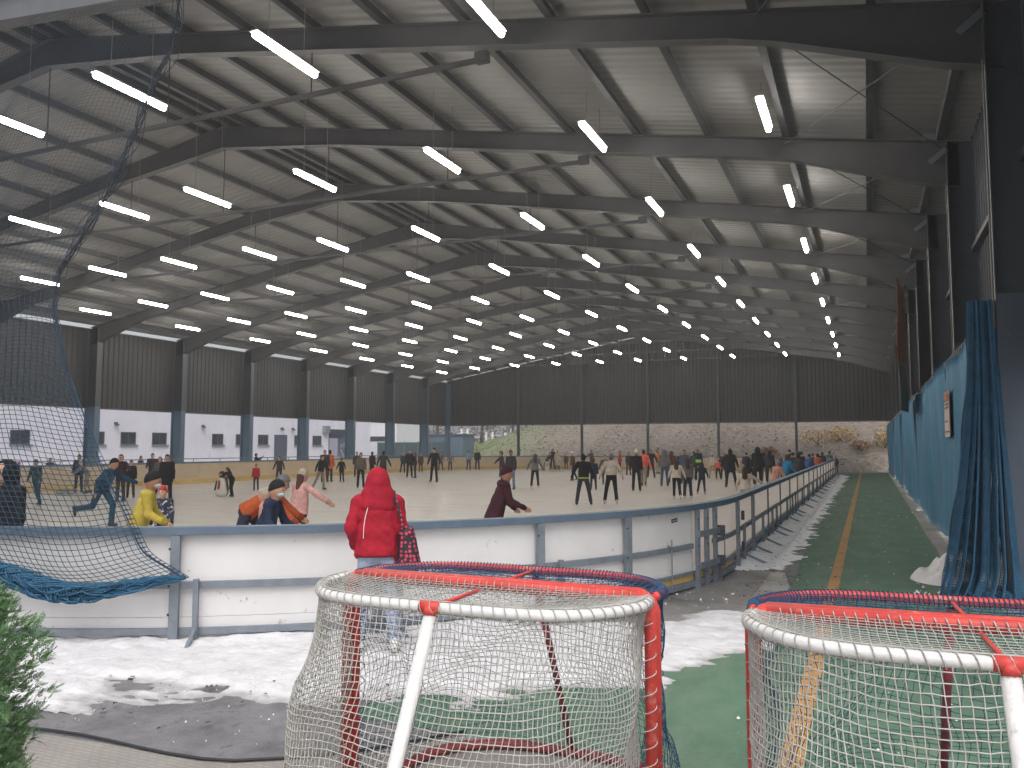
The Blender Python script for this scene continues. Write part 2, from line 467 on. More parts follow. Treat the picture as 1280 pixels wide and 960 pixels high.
('tall dark figure at the far boards behind the hi-vis hem', -18.79, 58.2, 1.65, -217, 'armout1', (0.04, 0.04, 0.045), 1, (0.04, 0.04, 0.045), 'hair', (0.018, 0.018, 0.02), {}),
('child in a navy jacket skating between the hi-vis hem and the white sweater', -10.86, 33.86, 1.37, 13, 'stand', (0.02, 0.028, 0.06), 1, (0.025, 0.03, 0.05), 'hair', (0.08, 0.045, 0.03), {'small': 1}),
('skater in taupe partly hidden behind the white sweater', -11.65, 38.21, 1.5, -177, 'glide', (0.12, 0.1, 0.09), 1, (0.12, 0.1, 0.09), 'hair', (0.08, 0.045, 0.03), {}),
('woman in a cream white sweater and black leggings facing away', -7.75, 26.09, 1.67, 23, 'wide', (0.62, 0.54, 0.46), 0, (0.018, 0.018, 0.02), 'hair', (0.16, 0.16, 0.165), {'wsk': 1, 'wide': 1}),
('person in a bright red jacket by the far boards behind the white sweater', -16.84, 58.89, 1.59, -87, 'stand', (0.42, 0.025, 0.03), 1, (0.06, 0.02, 0.028), 'hair', (0.018, 0.018, 0.02), {}),
('skater in a white bobble hat and black jacket standing straight', -8.98, 33.91, 1.75, 23, 'stand', (0.018, 0.018, 0.02), 1, (0.018, 0.018, 0.02), 'beanie', (0.68, 0.66, 0.62), {}),
('skater in an orange-red jacket stepping out behind the white bobble hat', -9.74, 38.09, 1.77, 3, 'glide', (0.75, 0.13, 0.09), 1, (0.25, 0.22, 0.16), 'hair', (0.08, 0.045, 0.03), {}),
('skater in black with crimson trousers striding by the orange pair', -11.76, 47.74, 1.74, -167, 'wide', (0.018, 0.018, 0.02), 1, (0.06, 0.02, 0.028), 'hair', (0.08, 0.045, 0.03), {}),
('slim skater in a light orange top with one arm out', -13.42, 56.3, 1.66, -217, 'armout1', (0.6, 0.15, 0.03), 0, (0.42, 0.36, 0.28), 'longhair', (0.08, 0.045, 0.03), {}),
('tall skater in a grey hooded top with hood up and blue jeans', -8.82, 38.44, 1.77, 13, 'stand', (0.16, 0.16, 0.165), 1, (0.07, 0.1, 0.16), 'hood', (0.16, 0.16, 0.165), {}),
('skater with long reddish hair behind the grey hooded top', -9.24, 41.9, 1.67, 23, 'stand', (0.08, 0.045, 0.03), 1, (0.07, 0.1, 0.16), 'longhair', (0.08, 0.045, 0.03), {}),
('girl with long brown hair in a white sweater and dark leggings', -6.3, 29.31, 1.45, 13, 'glide', (0.62, 0.54, 0.46), 1, (0.018, 0.018, 0.02), 'longhair', (0.08, 0.045, 0.03), {'wsk': 1}),
('girl with long hair in a grey-lilac sweater and wide dark trousers', -6.02, 29.9, 1.47, 23, 'stand', (0.16, 0.16, 0.165), 1, (0.025, 0.03, 0.05), 'longhair', (0.08, 0.045, 0.03), {'wsk': 1}),
('skater in a blue jacket behind the grey-lilac sweater', -8.45, 41.24, 1.72, -157, 'stand', (0.07, 0.1, 0.16), 1, (0.04, 0.04, 0.045), 'hair', (0.018, 0.018, 0.02), {}),
('skater in a navy jacket with a lime band across the back', -8.75, 46.39, 1.79, 23, 'stand', (0.02, 0.028, 0.06), 1, (0.02, 0.028, 0.06), 'hair', (0.3, 0.2, 0.1), {'hem': 'lime'}),
('child in a dark blue snow suit with pink skates facing away', -6.0, 32.59, 1.25, 18, 'wide', (0.025, 0.03, 0.05), 1, (0.025, 0.03, 0.05), 'hood', (0.025, 0.03, 0.05), {'small': 1}),
('child in a white helmet and pale jacket at the far boards', -8.39, 48.99, 1.5, -167, 'wide', (0.62, 0.54, 0.46), 1, (0.42, 0.36, 0.28), 'helmet', (0.68, 0.66, 0.62), {'small': 1}),
('child in a glowing coral red jacket with dark trousers', -7.89, 47.91, 1.14, -177, 'wide', (0.75, 0.13, 0.09), 0, (0.018, 0.018, 0.02), 'hair', (0.08, 0.045, 0.03), {'small': 1}),
('person with long dark hair in a big black coat standing with legs wide', -5.82, 38.78, 1.8, 23, 'wide', (0.018, 0.018, 0.02), 2, (0.018, 0.018, 0.02), 'longhair', (0.018, 0.018, 0.02), {'wide': 1}),
('small child in a beige hat half hidden behind the big black coat', -5.71, 41.36, 1.21, -157, 'stand', (0.42, 0.36, 0.28), 1, (0.42, 0.36, 0.28), 'beanie', (0.42, 0.36, 0.28), {'small': 1}),
('girl in a white fleece bracing an arm at the near right boards', -3.1, 23.18, 1.34, 3, 'armout1', (0.62, 0.54, 0.46), 1, (0.42, 0.36, 0.28), 'longhair', (0.08, 0.045, 0.03), {}),
('dark skater in a round black jacket left of the tall hooded one', -5.24, 41.54, 1.48, -167, 'stand', (0.018, 0.018, 0.02), 1, (0.018, 0.018, 0.02), 'hair', (0.018, 0.018, 0.02), {}),
('tall skater in a black hooded coat towering over the crowd at the right', -4.66, 39.22, 1.87, -7, 'stand', (0.018, 0.018, 0.02), 2, (0.018, 0.018, 0.02), 'hood', (0.018, 0.018, 0.02), {'wsk': 1}),
('person in a rose pink coat and grey knitted hat leaning over the right boards', -2.75, 27.46, 1.5, -37, 'lean', (0.5, 0.26, 0.21), 2, (0.04, 0.04, 0.045), 'beanie', (0.33, 0.33, 0.34), {}),
('dark-haired skater just behind the grey knitted hat', -4.6, 43.74, 1.7, 13, 'stand', (0.04, 0.04, 0.045), 1, (0.018, 0.018, 0.02), 'longhair', (0.018, 0.018, 0.02), {}),
('person in a turquoise blue jacket bent forward along the right boards', -2.8, 31.65, 1.61, -37, 'lean', (0.02, 0.2, 0.36), 1, (0.02, 0.028, 0.06), 'hair', (0.08, 0.045, 0.03), {}),
('person with reddish hair between the turquoise jacket and the tall crowd', -4.2, 44.42, 1.49, -147, 'stand', (0.12, 0.1, 0.09), 1, (0.018, 0.018, 0.02), 'hair', (0.08, 0.045, 0.03), {}),
('tall dark figure with a beanie behind the turquoise jacket', -3.8, 45.85, 1.73, 23, 'stand', (0.03, 0.055, 0.045), 1, (0.018, 0.018, 0.02), 'beanie', (0.018, 0.018, 0.02), {}),
('person in a round charcoal padded jacket leaning at the right boards', -2.7, 35.9, 1.62, -17, 'lean', (0.04, 0.04, 0.045), 1, (0.04, 0.04, 0.045), 'hair', (0.018, 0.018, 0.02), {'wide': 1}),
('person in a wide black hat beyond the charcoal padded jacket', -3.1, 43.86, 1.61, 23, 'stand', (0.018, 0.018, 0.02), 1, (0.018, 0.018, 0.02), 'hat', (0.018, 0.018, 0.02), {}),
('person in a royal blue jacket at the right boards', -2.6, 41.26, 1.56, -17, 'lean', (0.03, 0.09, 0.25), 1, (0.02, 0.028, 0.06), 'beanie', (0.02, 0.028, 0.06), {}),
('small-looking dark-hatted person just past the royal blue jacket', -2.9, 50.24, 1.48, 23, 'stand', (0.04, 0.04, 0.045), 1, (0.04, 0.04, 0.045), 'beanie', (0.018, 0.018, 0.02), {}),
('person in a brick red jacket far along the right boards', -2.5, 47.57, 1.51, -7, 'stand', (0.42, 0.09, 0.03), 1, (0.04, 0.04, 0.045), 'hair', (0.018, 0.018, 0.02), {}),
('person in dark grey far along the right boards beyond the brick red jacket', -2.6, 54.9, 1.55, 23, 'stand', (0.04, 0.04, 0.045), 1, (0.04, 0.04, 0.045), 'hair', (0.018, 0.018, 0.02), {}),
('person in grey at the far right corner of the rink', -2.42, 61.08, 1.57, 23, 'stand', (0.16, 0.16, 0.165), 1, (0.04, 0.04, 0.045), 'hair', (0.018, 0.018, 0.02), {}),
('person whose dark head shows at the end of the right boards', -2.1, 63.4, 1.2, -157, 'stand', (0.04, 0.04, 0.045), 1, (0.04, 0.04, 0.045), 'beanie', (0.018, 0.018, 0.02), {}),
('skater in a dark green jacket in the thick of the crowd behind the grey-lilac sweater', -8.95, 46.31, 1.61, 3, 'stand', (0.03, 0.055, 0.045), 1, (0.04, 0.04, 0.045), 'beanie', (0.04, 0.04, 0.045), {}),
('skater in a charcoal coat close to the left shoulder of the big black coat', -7.6, 48.02, 1.55, -167, 'stand', (0.04, 0.04, 0.045), 2, (0.04, 0.04, 0.045), 'hair', (0.018, 0.018, 0.02), {}),
('skater in dark navy between the big black coat and the tall hooded one', -6.22, 47.33, 1.56, 13, 'stand', (0.02, 0.028, 0.06), 1, (0.04, 0.04, 0.045), 'beanie', (0.02, 0.028, 0.06), {}),
('skater in brown with a grey hat behind the round black jacket', -6.14, 49.82, 1.49, 23, 'stand', (0.08, 0.045, 0.03), 1, (0.04, 0.04, 0.045), 'beanie', (0.16, 0.16, 0.165), {}),
('dark-haired skater in burgundy right of the tall hooded one', -5.19, 46.57, 1.56, -7, 'stand', (0.06, 0.02, 0.028), 1, (0.04, 0.04, 0.045), 'hair', (0.018, 0.018, 0.02), {}),
('skater in black far behind the pair in white and grey sweaters', -10.96, 52.25, 1.52, -157, 'wide', (0.018, 0.018, 0.02), 1, (0.04, 0.04, 0.045), 'hair', (0.018, 0.018, 0.02), {}),
('skater in dark grey at the far boards right of the tall grey hooded top', -12.69, 56.56, 1.55, -147, 'stand', (0.04, 0.04, 0.045), 1, (0.02, 0.028, 0.06), 'hair', (0.08, 0.045, 0.03), {}),
('skater in dark blue far back beside the white bobble hat', -14.43, 52.54, 1.52, -137, 'stand', (0.025, 0.03, 0.05), 1, (0.04, 0.04, 0.045), 'hair', (0.018, 0.018, 0.02), {}),
('skater in black hugging the right boards beyond the turquoise jacket', -3.0, 37.3, 1.68, -7, 'lean', (0.018, 0.018, 0.02), 1, (0.04, 0.04, 0.045), 'beanie', (0.018, 0.018, 0.02), {}),
('skater in a dark green jacket by the right boards just before the royal blue one', -3.2, 47.53, 1.37, 3, 'stand', (0.03, 0.055, 0.045), 1, (0.04, 0.04, 0.045), 'hair', (0.08, 0.045, 0.03), {})]
# ------------------------------------------------------------------ rink outline
RX0, RX1, RY0, RY1, RR = -32.0, -1.97, 5.07, 65.0, 8.18
ACX, ACY = RX1 - RR, RY0 + RR
LA = RR * math.pi / 2
LR_ = (RY1 - RR) - (RY0 + RR)
LF = (RX1 - RR) - (RX0 + RR)
RING = 4 * LA + 2 * LR_ + 2 * LF
def ring(s):
    """point and outward normal at arc length s, starting where the near end straight meets the near right corner"""
    s = s % RING
    segs = [('a', RX1 - RR, RY0 + RR, -90), ('l', RX1, RY0 + RR, 90, LR_), ('a', RX1 - RR, RY1 - RR, 0), ('l', RX1 - RR, RY1, 180, LF),
            ('a', RX0 + RR, RY1 - RR, 90), ('l', RX0, RY1 - RR, 270, LR_), ('a', RX0 + RR, RY0 + RR, 180), ('l', RX0 + RR, RY0, 0, LF)]
    for g in segs:
        L = LA if g[0] == 'a' else g[4]
        if s <= L + 1e-9:
            if g[0] == 'a':
                a = R(g[3]) + s / RR
                return g[1] + RR * math.cos(a), g[2] + RR * math.sin(a), math.cos(a), math.sin(a)
            d = R(g[3])
            return g[1] + s * math.cos(d), g[2] + s * math.sin(d), math.cos(d - math.pi / 2), math.sin(d - math.pi / 2)
        s -= L
def rpath(s0, s1, off, step=0.35):
    n = max(1, int(math.ceil((s1 - s0) / step)))
    out = []
    for i in range(n + 1):
        x, y, nx, ny = ring(s0 + (s1 - s0) * i / n)
        out.append((x + nx * off, y + ny * off))
    return out
def strip(mb, s0, s1, o0, o1, z0, z1, mi=(0, 0), step=0.35):
    """box section swept along the ring between offsets o0 (inner) < o1 (outer); mi = (inner, outer) material index"""
    A, B = rpath(s0, s1, o0, step), rpath(s0, s1, o1, step)
    V = []
    for a, b in zip(A, B):
        V += [(*a, z0), (*b, z0), (*b, z1), (*a, z1)]
    n = len(A)
    def put(F, m):
        mb.cur = m; b0 = mb._b
        for f in F:
            mb.f.append(tuple(b0 + i for i in f)); mb.mi.append(m)
    mb._b = len(mb.v)
    mb.v.extend(V)
    for i in range(n - 1):
        q, w = 4 * i, 4 * i + 4
        put([(q + 1, w + 1, w + 2, q + 2)], mi[1])
        put([(q + 3, w + 3, w + 0, q + 0)], mi[0])
        put([(q + 2, w + 2, w + 3, q + 3), (q + 0, w + 0, w + 1, q + 1)], mi[1])
    put([(0, 1, 2, 3), tuple(4 * (n - 1) + k for k in (3, 2, 1, 0))], mi[1])

# ------------------------------------------------------------------ ground, ice, lane
asph = mat('asphalt', (.175, .173, .182), .75, var=.45, vscale=2.2, bump=.5, bscale=70, dirt=((.09, .088, .094), 1.1, .55, .06))
g = MB(); g.add([(-400, -300, 0), (400, -300, 0), (400, 500, 0), (-400, 500, 0)], [(0, 1, 2, 3)])
tag(g.build('ground', asph), kind='structure')
icem = mat('ice', (.61, .56, .50), .33, var=.09, vscale=2.0, bump=.12, bscale=30, dirt=((.44, .40, .36), .9, .5, .2), stretch=(.35, 1.6, 1))
P = rpath(0, RING, -.03, .5)[:-1]
g = MB(); g.add([(x, y, .02) for x, y in P], [tuple(range(len(P)))])
tag(g.build('ice', icem), kind='structure')
turf = mat('turf', (.090, .172, .114), .7, var=.22, vscale=2.2, bump=.3, bscale=120, spec=.35, dirt=((.145, .185, .135), 1.1, .5, .22), stretch=(1, .45, 1))
P = [(-3.45, 4.98), (2.9, 4.98), (2.4, 8), (1.3, 11.5), (1.1, 12.4), (1.1, 16), (1.3, 40), (1.48, 66.0), (-1.5, 66.0), (-1.28, 22), (-1.0, 12), (-1.0, 10.2), (-1.15, 8.6), (-1.7, 7.5), (-2.3, 6.9), (-3.45, 6.0)]
g = MB(); g.add([(x, y, .004) for x, y in P], [tuple(range(len(P)))])
tag(g.build('turf_lane', turf), kind='structure')
ylw = mat('line_paint', (.45, .24, .075), .7, var=.2, vscale=3, dirt=((.14, .13, .06), 6, .54, .12))
g = MB(); g.add([(-.55, 5.2, .008), (-.41, 5.2, .008), (-.41, 65.6, .008), (-.55, 65.6, .008)], [(0, 1, 2, 3)])
tag(g.build('lane_marking', ylw), kind='structure')
# wet concrete apron in front of the gate
apron = mat('wet_concrete', (.24, .23, .22), .35, var=.2, vscale=1.5, bump=.15, bscale=60, dirt=((.11, .105, .1), 1.1, .5, .12))
P = [(-3.3, 8.9), (-2.6, 9.7), (-2.2, 10.9), (-1.98, 12.2), (-1.95, 13.3), (-1.2, 13.1), (-1.02, 11.8), (-1.05, 10.2), (-1.2, 8.8), (-1.75, 7.7), (-2.4, 7.1)]
g = MB(); g.add([(x, y, .006) for x, y in P], [tuple(range(len(P)))])
tag(g.build('concrete_apron', apron), kind='structure')
# paving where the goals and the camera stand
pav = mat('paving', (.21, .20, .19), .8, var=.14, vscale=2.5, bump=.3, bscale=70)
nt = pav.node_tree
bk = nt.nodes.new('ShaderNodeTexBrick'); bk.inputs['Scale'].default_value = 6.5; bk.inputs['Mortar Size'].default_value = .03
bk.inputs['Color1'].default_value = (.27, .255, .24, 1); bk.inputs['Color2'].default_value = (.235, .22, .21, 1); bk.inputs['Mortar'].default_value = (.14, .13, .125, 1)
tcn = nt.nodes.new('ShaderNodeTexCoord'); nt.links.new(tcn.outputs['Object'], bk.inputs['Vector'])
mx = nt.nodes.new('ShaderNodeMix'); mx.data_type = 'RGBA'; mx.blend_type = 'MULTIPLY'; mx.inputs[0].default_value = .75
pb = nt.nodes['Principled BSDF']; old = pb.inputs['Base Color'].links[0].from_socket
nt.links.new(bk.outputs['Color'], mx.inputs[7]); nt.links.new(old, mx.inputs[6])
br = nt.nodes.new('ShaderNodeVectorMath'); br.operation = 'SCALE'; br.inputs['Scale'].default_value = 3.2
nt.links.new(mx.outputs[2], br.inputs[0]); nt.links.new(br.outputs[0], pb.inputs['Base Color'])
P = [(-14, 3.7), (-14, -12), (9, -12), (9, 4.98), (-2.5, 4.98), (-2.9, 4.45), (-3.6, 3.97), (-5.2, 3.86)]
g = MB(); g.add([(x, y, .006) for x, y in P], [tuple(range(len(P)))])
tag(g.build('paving', pav), kind='structure')
cb = MB()
pts = [(-7 + i * .25, 3.80 + .03 * math.sin(i * .9) + (.012 * i if i < 14 else .16 + .0 * i), .02) for i in range(14)] + [(-3.55, 3.985, .02), (-3.2, 4.2, .02), (-2.9, 4.47, .02), (-2.5, 5.0, .02)]
cb.tube(pts, .010, 6)
tag(cb.build('cable', mat('cable_black', (.03, .03, .032), .6, var=.1), smooth=True), 'black cable lying along the edge of the grey paving', 'cable')
kerbm = mat('kerb_concrete', (.30, .28, .26), .85, var=.25, vscale=1.2, bump=.3, bscale=40, dirt=((.55, .53, .5), 1.2, .6, .05))
kb = MB()
y = 12.4
while y < 65.5:
    kb.box((1.09 + .004 * (y - 12), y, 0), (1.56, min(y + 1.98, 65.9), .07)); y += 2.0
tag(kb.build('kerb', kerbm), kind='structure')

# ------------------------------------------------------------------ snow
snowm = mat('snow', (.62, .615, .63), .75, var=.10, vscale=5, bump=.6, bscale=24, spec=.3, dirt=((.46, .44, .44), 2.6, .56, .16))
nt = snowm.node_tree; pb = nt.nodes['Principled BSDF']; old = pb.inputs['Base Color'].links[0].from_socket
gz = nt.nodes.new('ShaderNodeNewGeometry'); sz = nt.nodes.new('ShaderNodeSeparateXYZ'); nt.links.new(gz.outputs['Position'], sz.inputs[0])
nn = nt.nodes.new('ShaderNodeTexNoise'); nn.inputs['Scale'].default_value = 9; nn.inputs['Detail'].default_value = 6; nt.links.new(gz.outputs['Position'], nn.inputs['Vector'])
ma = nt.nodes.new('ShaderNodeMath'); ma.operation = 'MULTIPLY_ADD'; nt.links.new(nn.outputs['Fac'], ma.inputs[0]); ma.inputs[1].default_value = -.03; nt.links.new(sz.outputs[2], ma.inputs[2])
mr = nt.nodes.new('ShaderNodeMapRange'); mr.inputs['From Min'].default_value = -.012; mr.inputs['From Max'].default_value = .008; nt.links.new(ma.outputs[0], mr.inputs['Value'])
mx = nt.nodes.new('ShaderNodeMix'); mx.data_type = 'RGBA'; mx.inputs[6].default_value = (.36, .35, .355, 1); nt.links.new(mr.outputs[0], mx.inputs[0]); nt.links.new(old, mx.inputs[7]); nt.links.new(mx.outputs[2], pb.inputs['Base Color'])
def ringdist(X, Y):
    cx, cy = (RX0 + RX1) / 2, (RY0 + RY1) / 2
    qx = np.abs(X - cx) - ((RX1 - RX0) / 2 - RR); qy = np.abs(Y - cy) - ((RY1 - RY0) / 2 - RR)
    return np.hypot(np.maximum(qx, 0), np.maximum(qy, 0)) + np.minimum(np.maximum(qx, qy), 0) - RR
def snow_sheet(name, x0, x1, y0, y1, dx, dy):
    xs = np.arange(x0, x1 + 1e-6, dx); ys = np.arange(y0, y1 + 1e-6, dy)
    X, Y = np.meshgrid(xs, ys, indexing='ij')
    d = ringdist(X, Y)
    a = np.degrees(np.arctan2(Y - ACY, X - ACX))
    Dm = np.interp(a, [-120, -90, -72, -60, -52, -45, -38, -33, -27, -21, -18], [2.0, 1.9, 1.75, 1.75, 2.1, 2.45, 2.6, 2.3, 2.0, 1.5, 0])
    In = np.interp(a, [-48, -40, -35, -30, -22, -18], [-.5, -.5, .35, .8, 1.0, 2.5])
    st = Y > 12.6
    Dm = np.where(st, np.clip((Y - 12.9) * 1.2, -.3, .78), np.where(a > 0, 0, Dm)); In = np.where(st, -.5, In)
    n1 = vnoise(X * 1.3 + 3, Y * (2.6 if dy < .08 else .9) + 9, 5) - .5
    n2 = vnoise(X * 5 + 30, Y * 5 + 9, 4) - .5
    t = np.minimum(Dm - d + n1 * (1.5 if dy < .05 else .75), (d - In) + n1 * 1.0) + n2 * .3
    lone = vnoise(X * .9 + 50, Y * 2.4 + 2, 4)
    t = np.where((lone > .64) & (d > .9) & (X < -3.2), t - (lone - .64) * 9, t)      # bare patches near the outer edge
    z = .004 + np.where(t < 0, t * .16, np.minimum(t, .55) * .085) + (n2 * .035 + (vnoise(X * 11, Y * 11, 3) - .5) * .03) * np.clip(t * 3, 0, 1)
    z += np.clip(.3 - d, 0, .3) * .12 * (d > 0)
    keep = (t > -.12) & (d > -.01)
    kc = keep[:-1, :-1] & keep[1:, :-1] & keep[1:, 1:] & keep[:-1, 1:]
    I = np.arange(X.size).reshape(X.shape)
    F = np.stack([I[:-1, :-1][kc], I[1:, :-1][kc], I[1:, 1:][kc], I[:-1, 1:][kc]], 1)
    used, inv = np.unique(F, return_inverse=True)
    V = np.stack([X, Y, z], -1).reshape(-1, 3)[used]
    o = npobj(name, V, inv.reshape(-1, 4), snowm, None, True)
    return tag(o, kind='stuff')
tag(snow_sheet('snow', -14, -.85, 3.4, 12.6, .026, .026), 'trampled snow along the outside of the white boards')
snowm = mat('snow_side_lifted', (.90, .89, .90), .75, var=.08, vscale=5, bump=.5, bscale=24, spec=.3, dirt=((.5, .46, .44), 2.6, .6, .1))  # lighter copy of the snow colour, makes up for weak light on this strip
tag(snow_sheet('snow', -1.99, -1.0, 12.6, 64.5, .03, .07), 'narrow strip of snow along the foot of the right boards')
def heap(name, cx, cy, rx, ry, hgt, label, seed):
    n = 46
    xs = np.linspace(-1.2, 1.2, n); X, Y = np.meshgrid(xs, xs, indexing='ij')
    r = np.hypot(X, Y)
    b = np.clip(1 - r ** 1.6, 0, 1)
    nz = vnoise(X * 2.2 + seed, Y * 2.2 + seed * 2, 5)
    z = hgt * b ** .7 * (.35 + 1.2 * nz) - .02 - .06 * (vnoise(X * 7 + seed, Y * 7, 3) - .5) * b
    V = np.stack([cx + X * rx, cy + Y * ry, z], -1).reshape(-1, 3)
    I = np.arange(n * n).reshape(n, n)
    kc = (z[:-1, :-1] > -.02) | (z[1:, 1:] > -.02)
    F = np.stack([I[:-1, :-1][kc], I[1:, :-1][kc], I[1:, 1:][kc], I[:-1, 1:][kc]], 1)
    o = npobj(name, V, F, mat('dirty_snow', (.82, .78, .76), .8, var=.15, vscale=5, bump=.5, bscale=18, dirt=((.40, .35, .32), 4, .55, .15)), None, True)
    return tag(o, label, 'snow pile')
heap('snow_pile', 1.02, 13.3, .52, .62, .36, 'lumpy grey-white snow pile beside the gathered blue net', 4)
heap('snow_pile', 1.24, 15.2, .26, .4, .14, 'small low snow pile on the kerb just beyond the larger one', 9)
heap('snow_pile', 1.3, 26.5, .2, .7, .12, 'thin patch of piled snow far along the kerb under the tarpaulin', 14)

def scatter_quads(name, pts, size, m, label, kind='stuff', flat=.3, zoff=.012):
    V, F = [], []
    for (x, y, z) in pts:
        a = rng.uniform(0, 6.28); L = size * rng.uniform(.6, 1.5); w = L * rng.uniform(.4, .8); t = rng.uniform(-flat, flat)
        c, s_ = math.cos(a), math.sin(a)
        b = len(V)
        for (p, q, e) in ((-L, 0, 0), (0, -w, t * L), (L, 0, 0), (0, w, t * L)):
            V.append((x + p * c - q * s_, y + p * s_ + q * c, z + zoff + abs(e)))
        F.append((b, b + 1, b + 2, b + 3))
    o = npobj(name, V, F, m)
    return tag(o, label, kind=kind)
pts = []
for i in range(520):
    y = 10.5 + 40 * rng.random() ** 1.8
    x = -1.45 + rng.gauss(.35, .4)
    if x < -1.9: continue
    pts.append((x, y, .05 if x < -1.1 else .006))
scatter_quads('fallen_leaves', pts, .026, mat('leaf_brown', (.10, .05, .035), .8, var=.4, vscale=4), 'brown fallen leaves along the edge of the green lane')
pts = [(rng.uniform(-6.2, -3.2), rng.uniform(4.1, 6.2), .02) for _ in range(60)]
scatter_quads('fallen_leaves', pts, .022, mat('leaf_dark', (.07, .05, .04), .8, var=.4), 'dark leaf scraps on the trampled snow and asphalt')
# crumbs of ice and snow
mb = MB()
def crumb(x, y, r):
    V = [Vector((rng.gauss(0, 1), rng.gauss(0, 1), rng.gauss(0, 1))).normalized() * r * rng.uniform(.6, 1.1) for _ in range(6)]
    V = [Vector((1, 0, 0)), Vector((-1, 0, 0)), Vector((0, 1, 0)), Vector((0, -1, 0)), Vector((0, 0, 1)), Vector((0, 0, -1))]
    V = [v * r * rng.uniform(.5, 1.2) + Vector((x, y, r * .4 + .006)) for v in V]
    mb.add(V, [(0, 2, 4), (2, 1, 4), (1, 3, 4), (3, 0, 4), (2, 0, 5), (1, 2, 5), (3, 1, 5), (0, 3, 5)])
for i in range(170):
    y = 5.2 + 30 * rng.random() ** 1.6
    crumb(rng.uniform(-1.0, 1.0), y, rng.choice((.004, .005, .006, .009, .013)) * (1 + y * .02))
for i in range(90):
    crumb(rng.uniform(-2.4, -1.1), rng.uniform(8.2, 11.0), rng.choice((.005, .007, .01, .02)))
for i in range(60):
    crumb(rng.uniform(-5.2, -3.6), rng.uniform(4.1, 5.2), rng.choice((.003, .004, .006, .01)))
for i in range(40):
    crumb(rng.uniform(.5, 1.5), rng.uniform(11.6, 12.6), rng.choice((.015, .02, .035)))
tag(mb.build('snow_crumbs', mat('snow_crumb', (.8, .79, .78), .8, var=.05)), 'small crumbs of ice and snow strewn on the ground', kind='stuff')

# ------------------------------------------------------------------ barrier round the ice
def translucent(m, amount):
    """milky plastic sheet: part of the light passes through"""
    nt = m.node_tree; b = nt.nodes['Principled BSDF']; out = nt.nodes['Material Output']
    t = nt.nodes.new('ShaderNodeBsdfTranslucent'); mixs = nt.nodes.new('ShaderNodeMixShader'); mixs.inputs[0].default_value = amount
    nt.links.new(b.inputs['Base Color'].links[0].from_socket, t.inputs['Color'])
    nt.links.new(b.outputs[0], mixs.inputs[1]); nt.links.new(t.outputs[0], mixs.inputs[2]); nt.links.new(mixs.outputs[0], out.inputs['Surface'])
    return m
steel = mat('galvanised_steel', (.20, .225, .26), .5, .25, var=.16, vscale=7, bump=.05)
railb = mat('rail_blue_grey', (.105, .145, .195), .5, .1, var=.12, vscale=5)
whitep = mat('board_white', (.77, .755, .755), .4, var=.05, vscale=1.6, dirt=((.42, .40, .39), 5.5, .635, .05))
cream = mat('board_cream', (.62, .50, .35), .45, var=.08, vscale=1.2, dirt=((.48, .37, .25), 1.8, .6, .1))
whites = mat('board_white_side', (.86, .84, .84), .4, var=.03, vscale=1.6, dirt=((.6, .57, .55), 3.5, .66, .06))
translucent(whitep, .15); translucent(whites, .85); translucent(mat('board_white_inner', (.84, .80, .74), .4, var=.05), .85); translucent(cream, .25)
yel = mat('kick_yellow', (.52, .36, .13), .5, var=.12, vscale=4)
bar_ = empty('rink_barrier', (0, 0, 0))
tag(bar_, 'white dasher boards with grey steel posts and rails closing off the ice', 'barrier')
def sa(deg): return (deg + 90) * math.pi / 180 * RR       # near right corner, by angle
def sy(y): return LA + (y - ACY)                          # right straight, by Y
near_posts = [sa(-61), sa(-47.5), sa(-34.7), sa(-25.3)]
gate_posts = [sa(-14.1), sa(-12.0), sa(-9.7)]
right_posts = [sa(0), sy(15.1)] + [sy(17.76 + 2.6 * i) for i in range(16)]
left_posts = [-1.8 - 2.5 * i for i in range(5)]
allp = sorted(left_posts + [0.9] + near_posts + [gate_posts[0], gate_posts[2]] + right_posts)
def panel(s0, s1):
    m = MB()
    strip(m, s0, s1, -.022, 0, .26, 1.045, (1, 0))
    side = sa(-22) < s0 < sy(60)
    o = m.build('panel', [whites, mat('board_white_inner', (.84, .80, .74), .4, var=.05)] if side else [whitep, cream], bar_)
    k = MB(); strip(k, s0, s1, -.03, .003, .025, .256, (1, 0)); k.build('kick_strip', [whitep, yel], o)
    return o
for a, b in zip(allp[:-1], allp[1:]):
    if abs(a - gate_posts[0]) < .01 and abs(b - gate_posts[2]) < .01:
        continue
    panel(a, b)
e0 = allp[-1]; e1 = RING + allp[0]
nfar = 26
for i in range(nfar):
    panel(e0 + (e1 - e0) * i / nfar, e0 + (e1 - e0) * (i + 1) / nfar)
m = MB(); strip(m, 0, RING, -.05, .085, 1.048, 1.125, (0, 0)); m.build('top_rail', railb, bar_)
m = MB(); strip(m, -13, sa(-14.5), .004, .05, .535, .60); strip(m, sa(-9.3), sy(56.5), .004, .05, .535, .60); m.build('middle_rail', steel, bar_)
m = MB(); strip(m, -13, sa(-26), .004, .05, .10, .16); strip(m, sa(-26), sa(-.5), .004, .05, .03, .11); strip(m, sa(-26), sa(-.5), .004, .045, .20, .235); strip(m, sa(.5), sy(56.5), .004, .05, .13, .185); m.build('bottom_rail', steel, bar_)
m = MB(); strip(m, sa(-25), sa(-1), .004, .02, .113, .197); m.build('yellow_strip', yel, bar_)
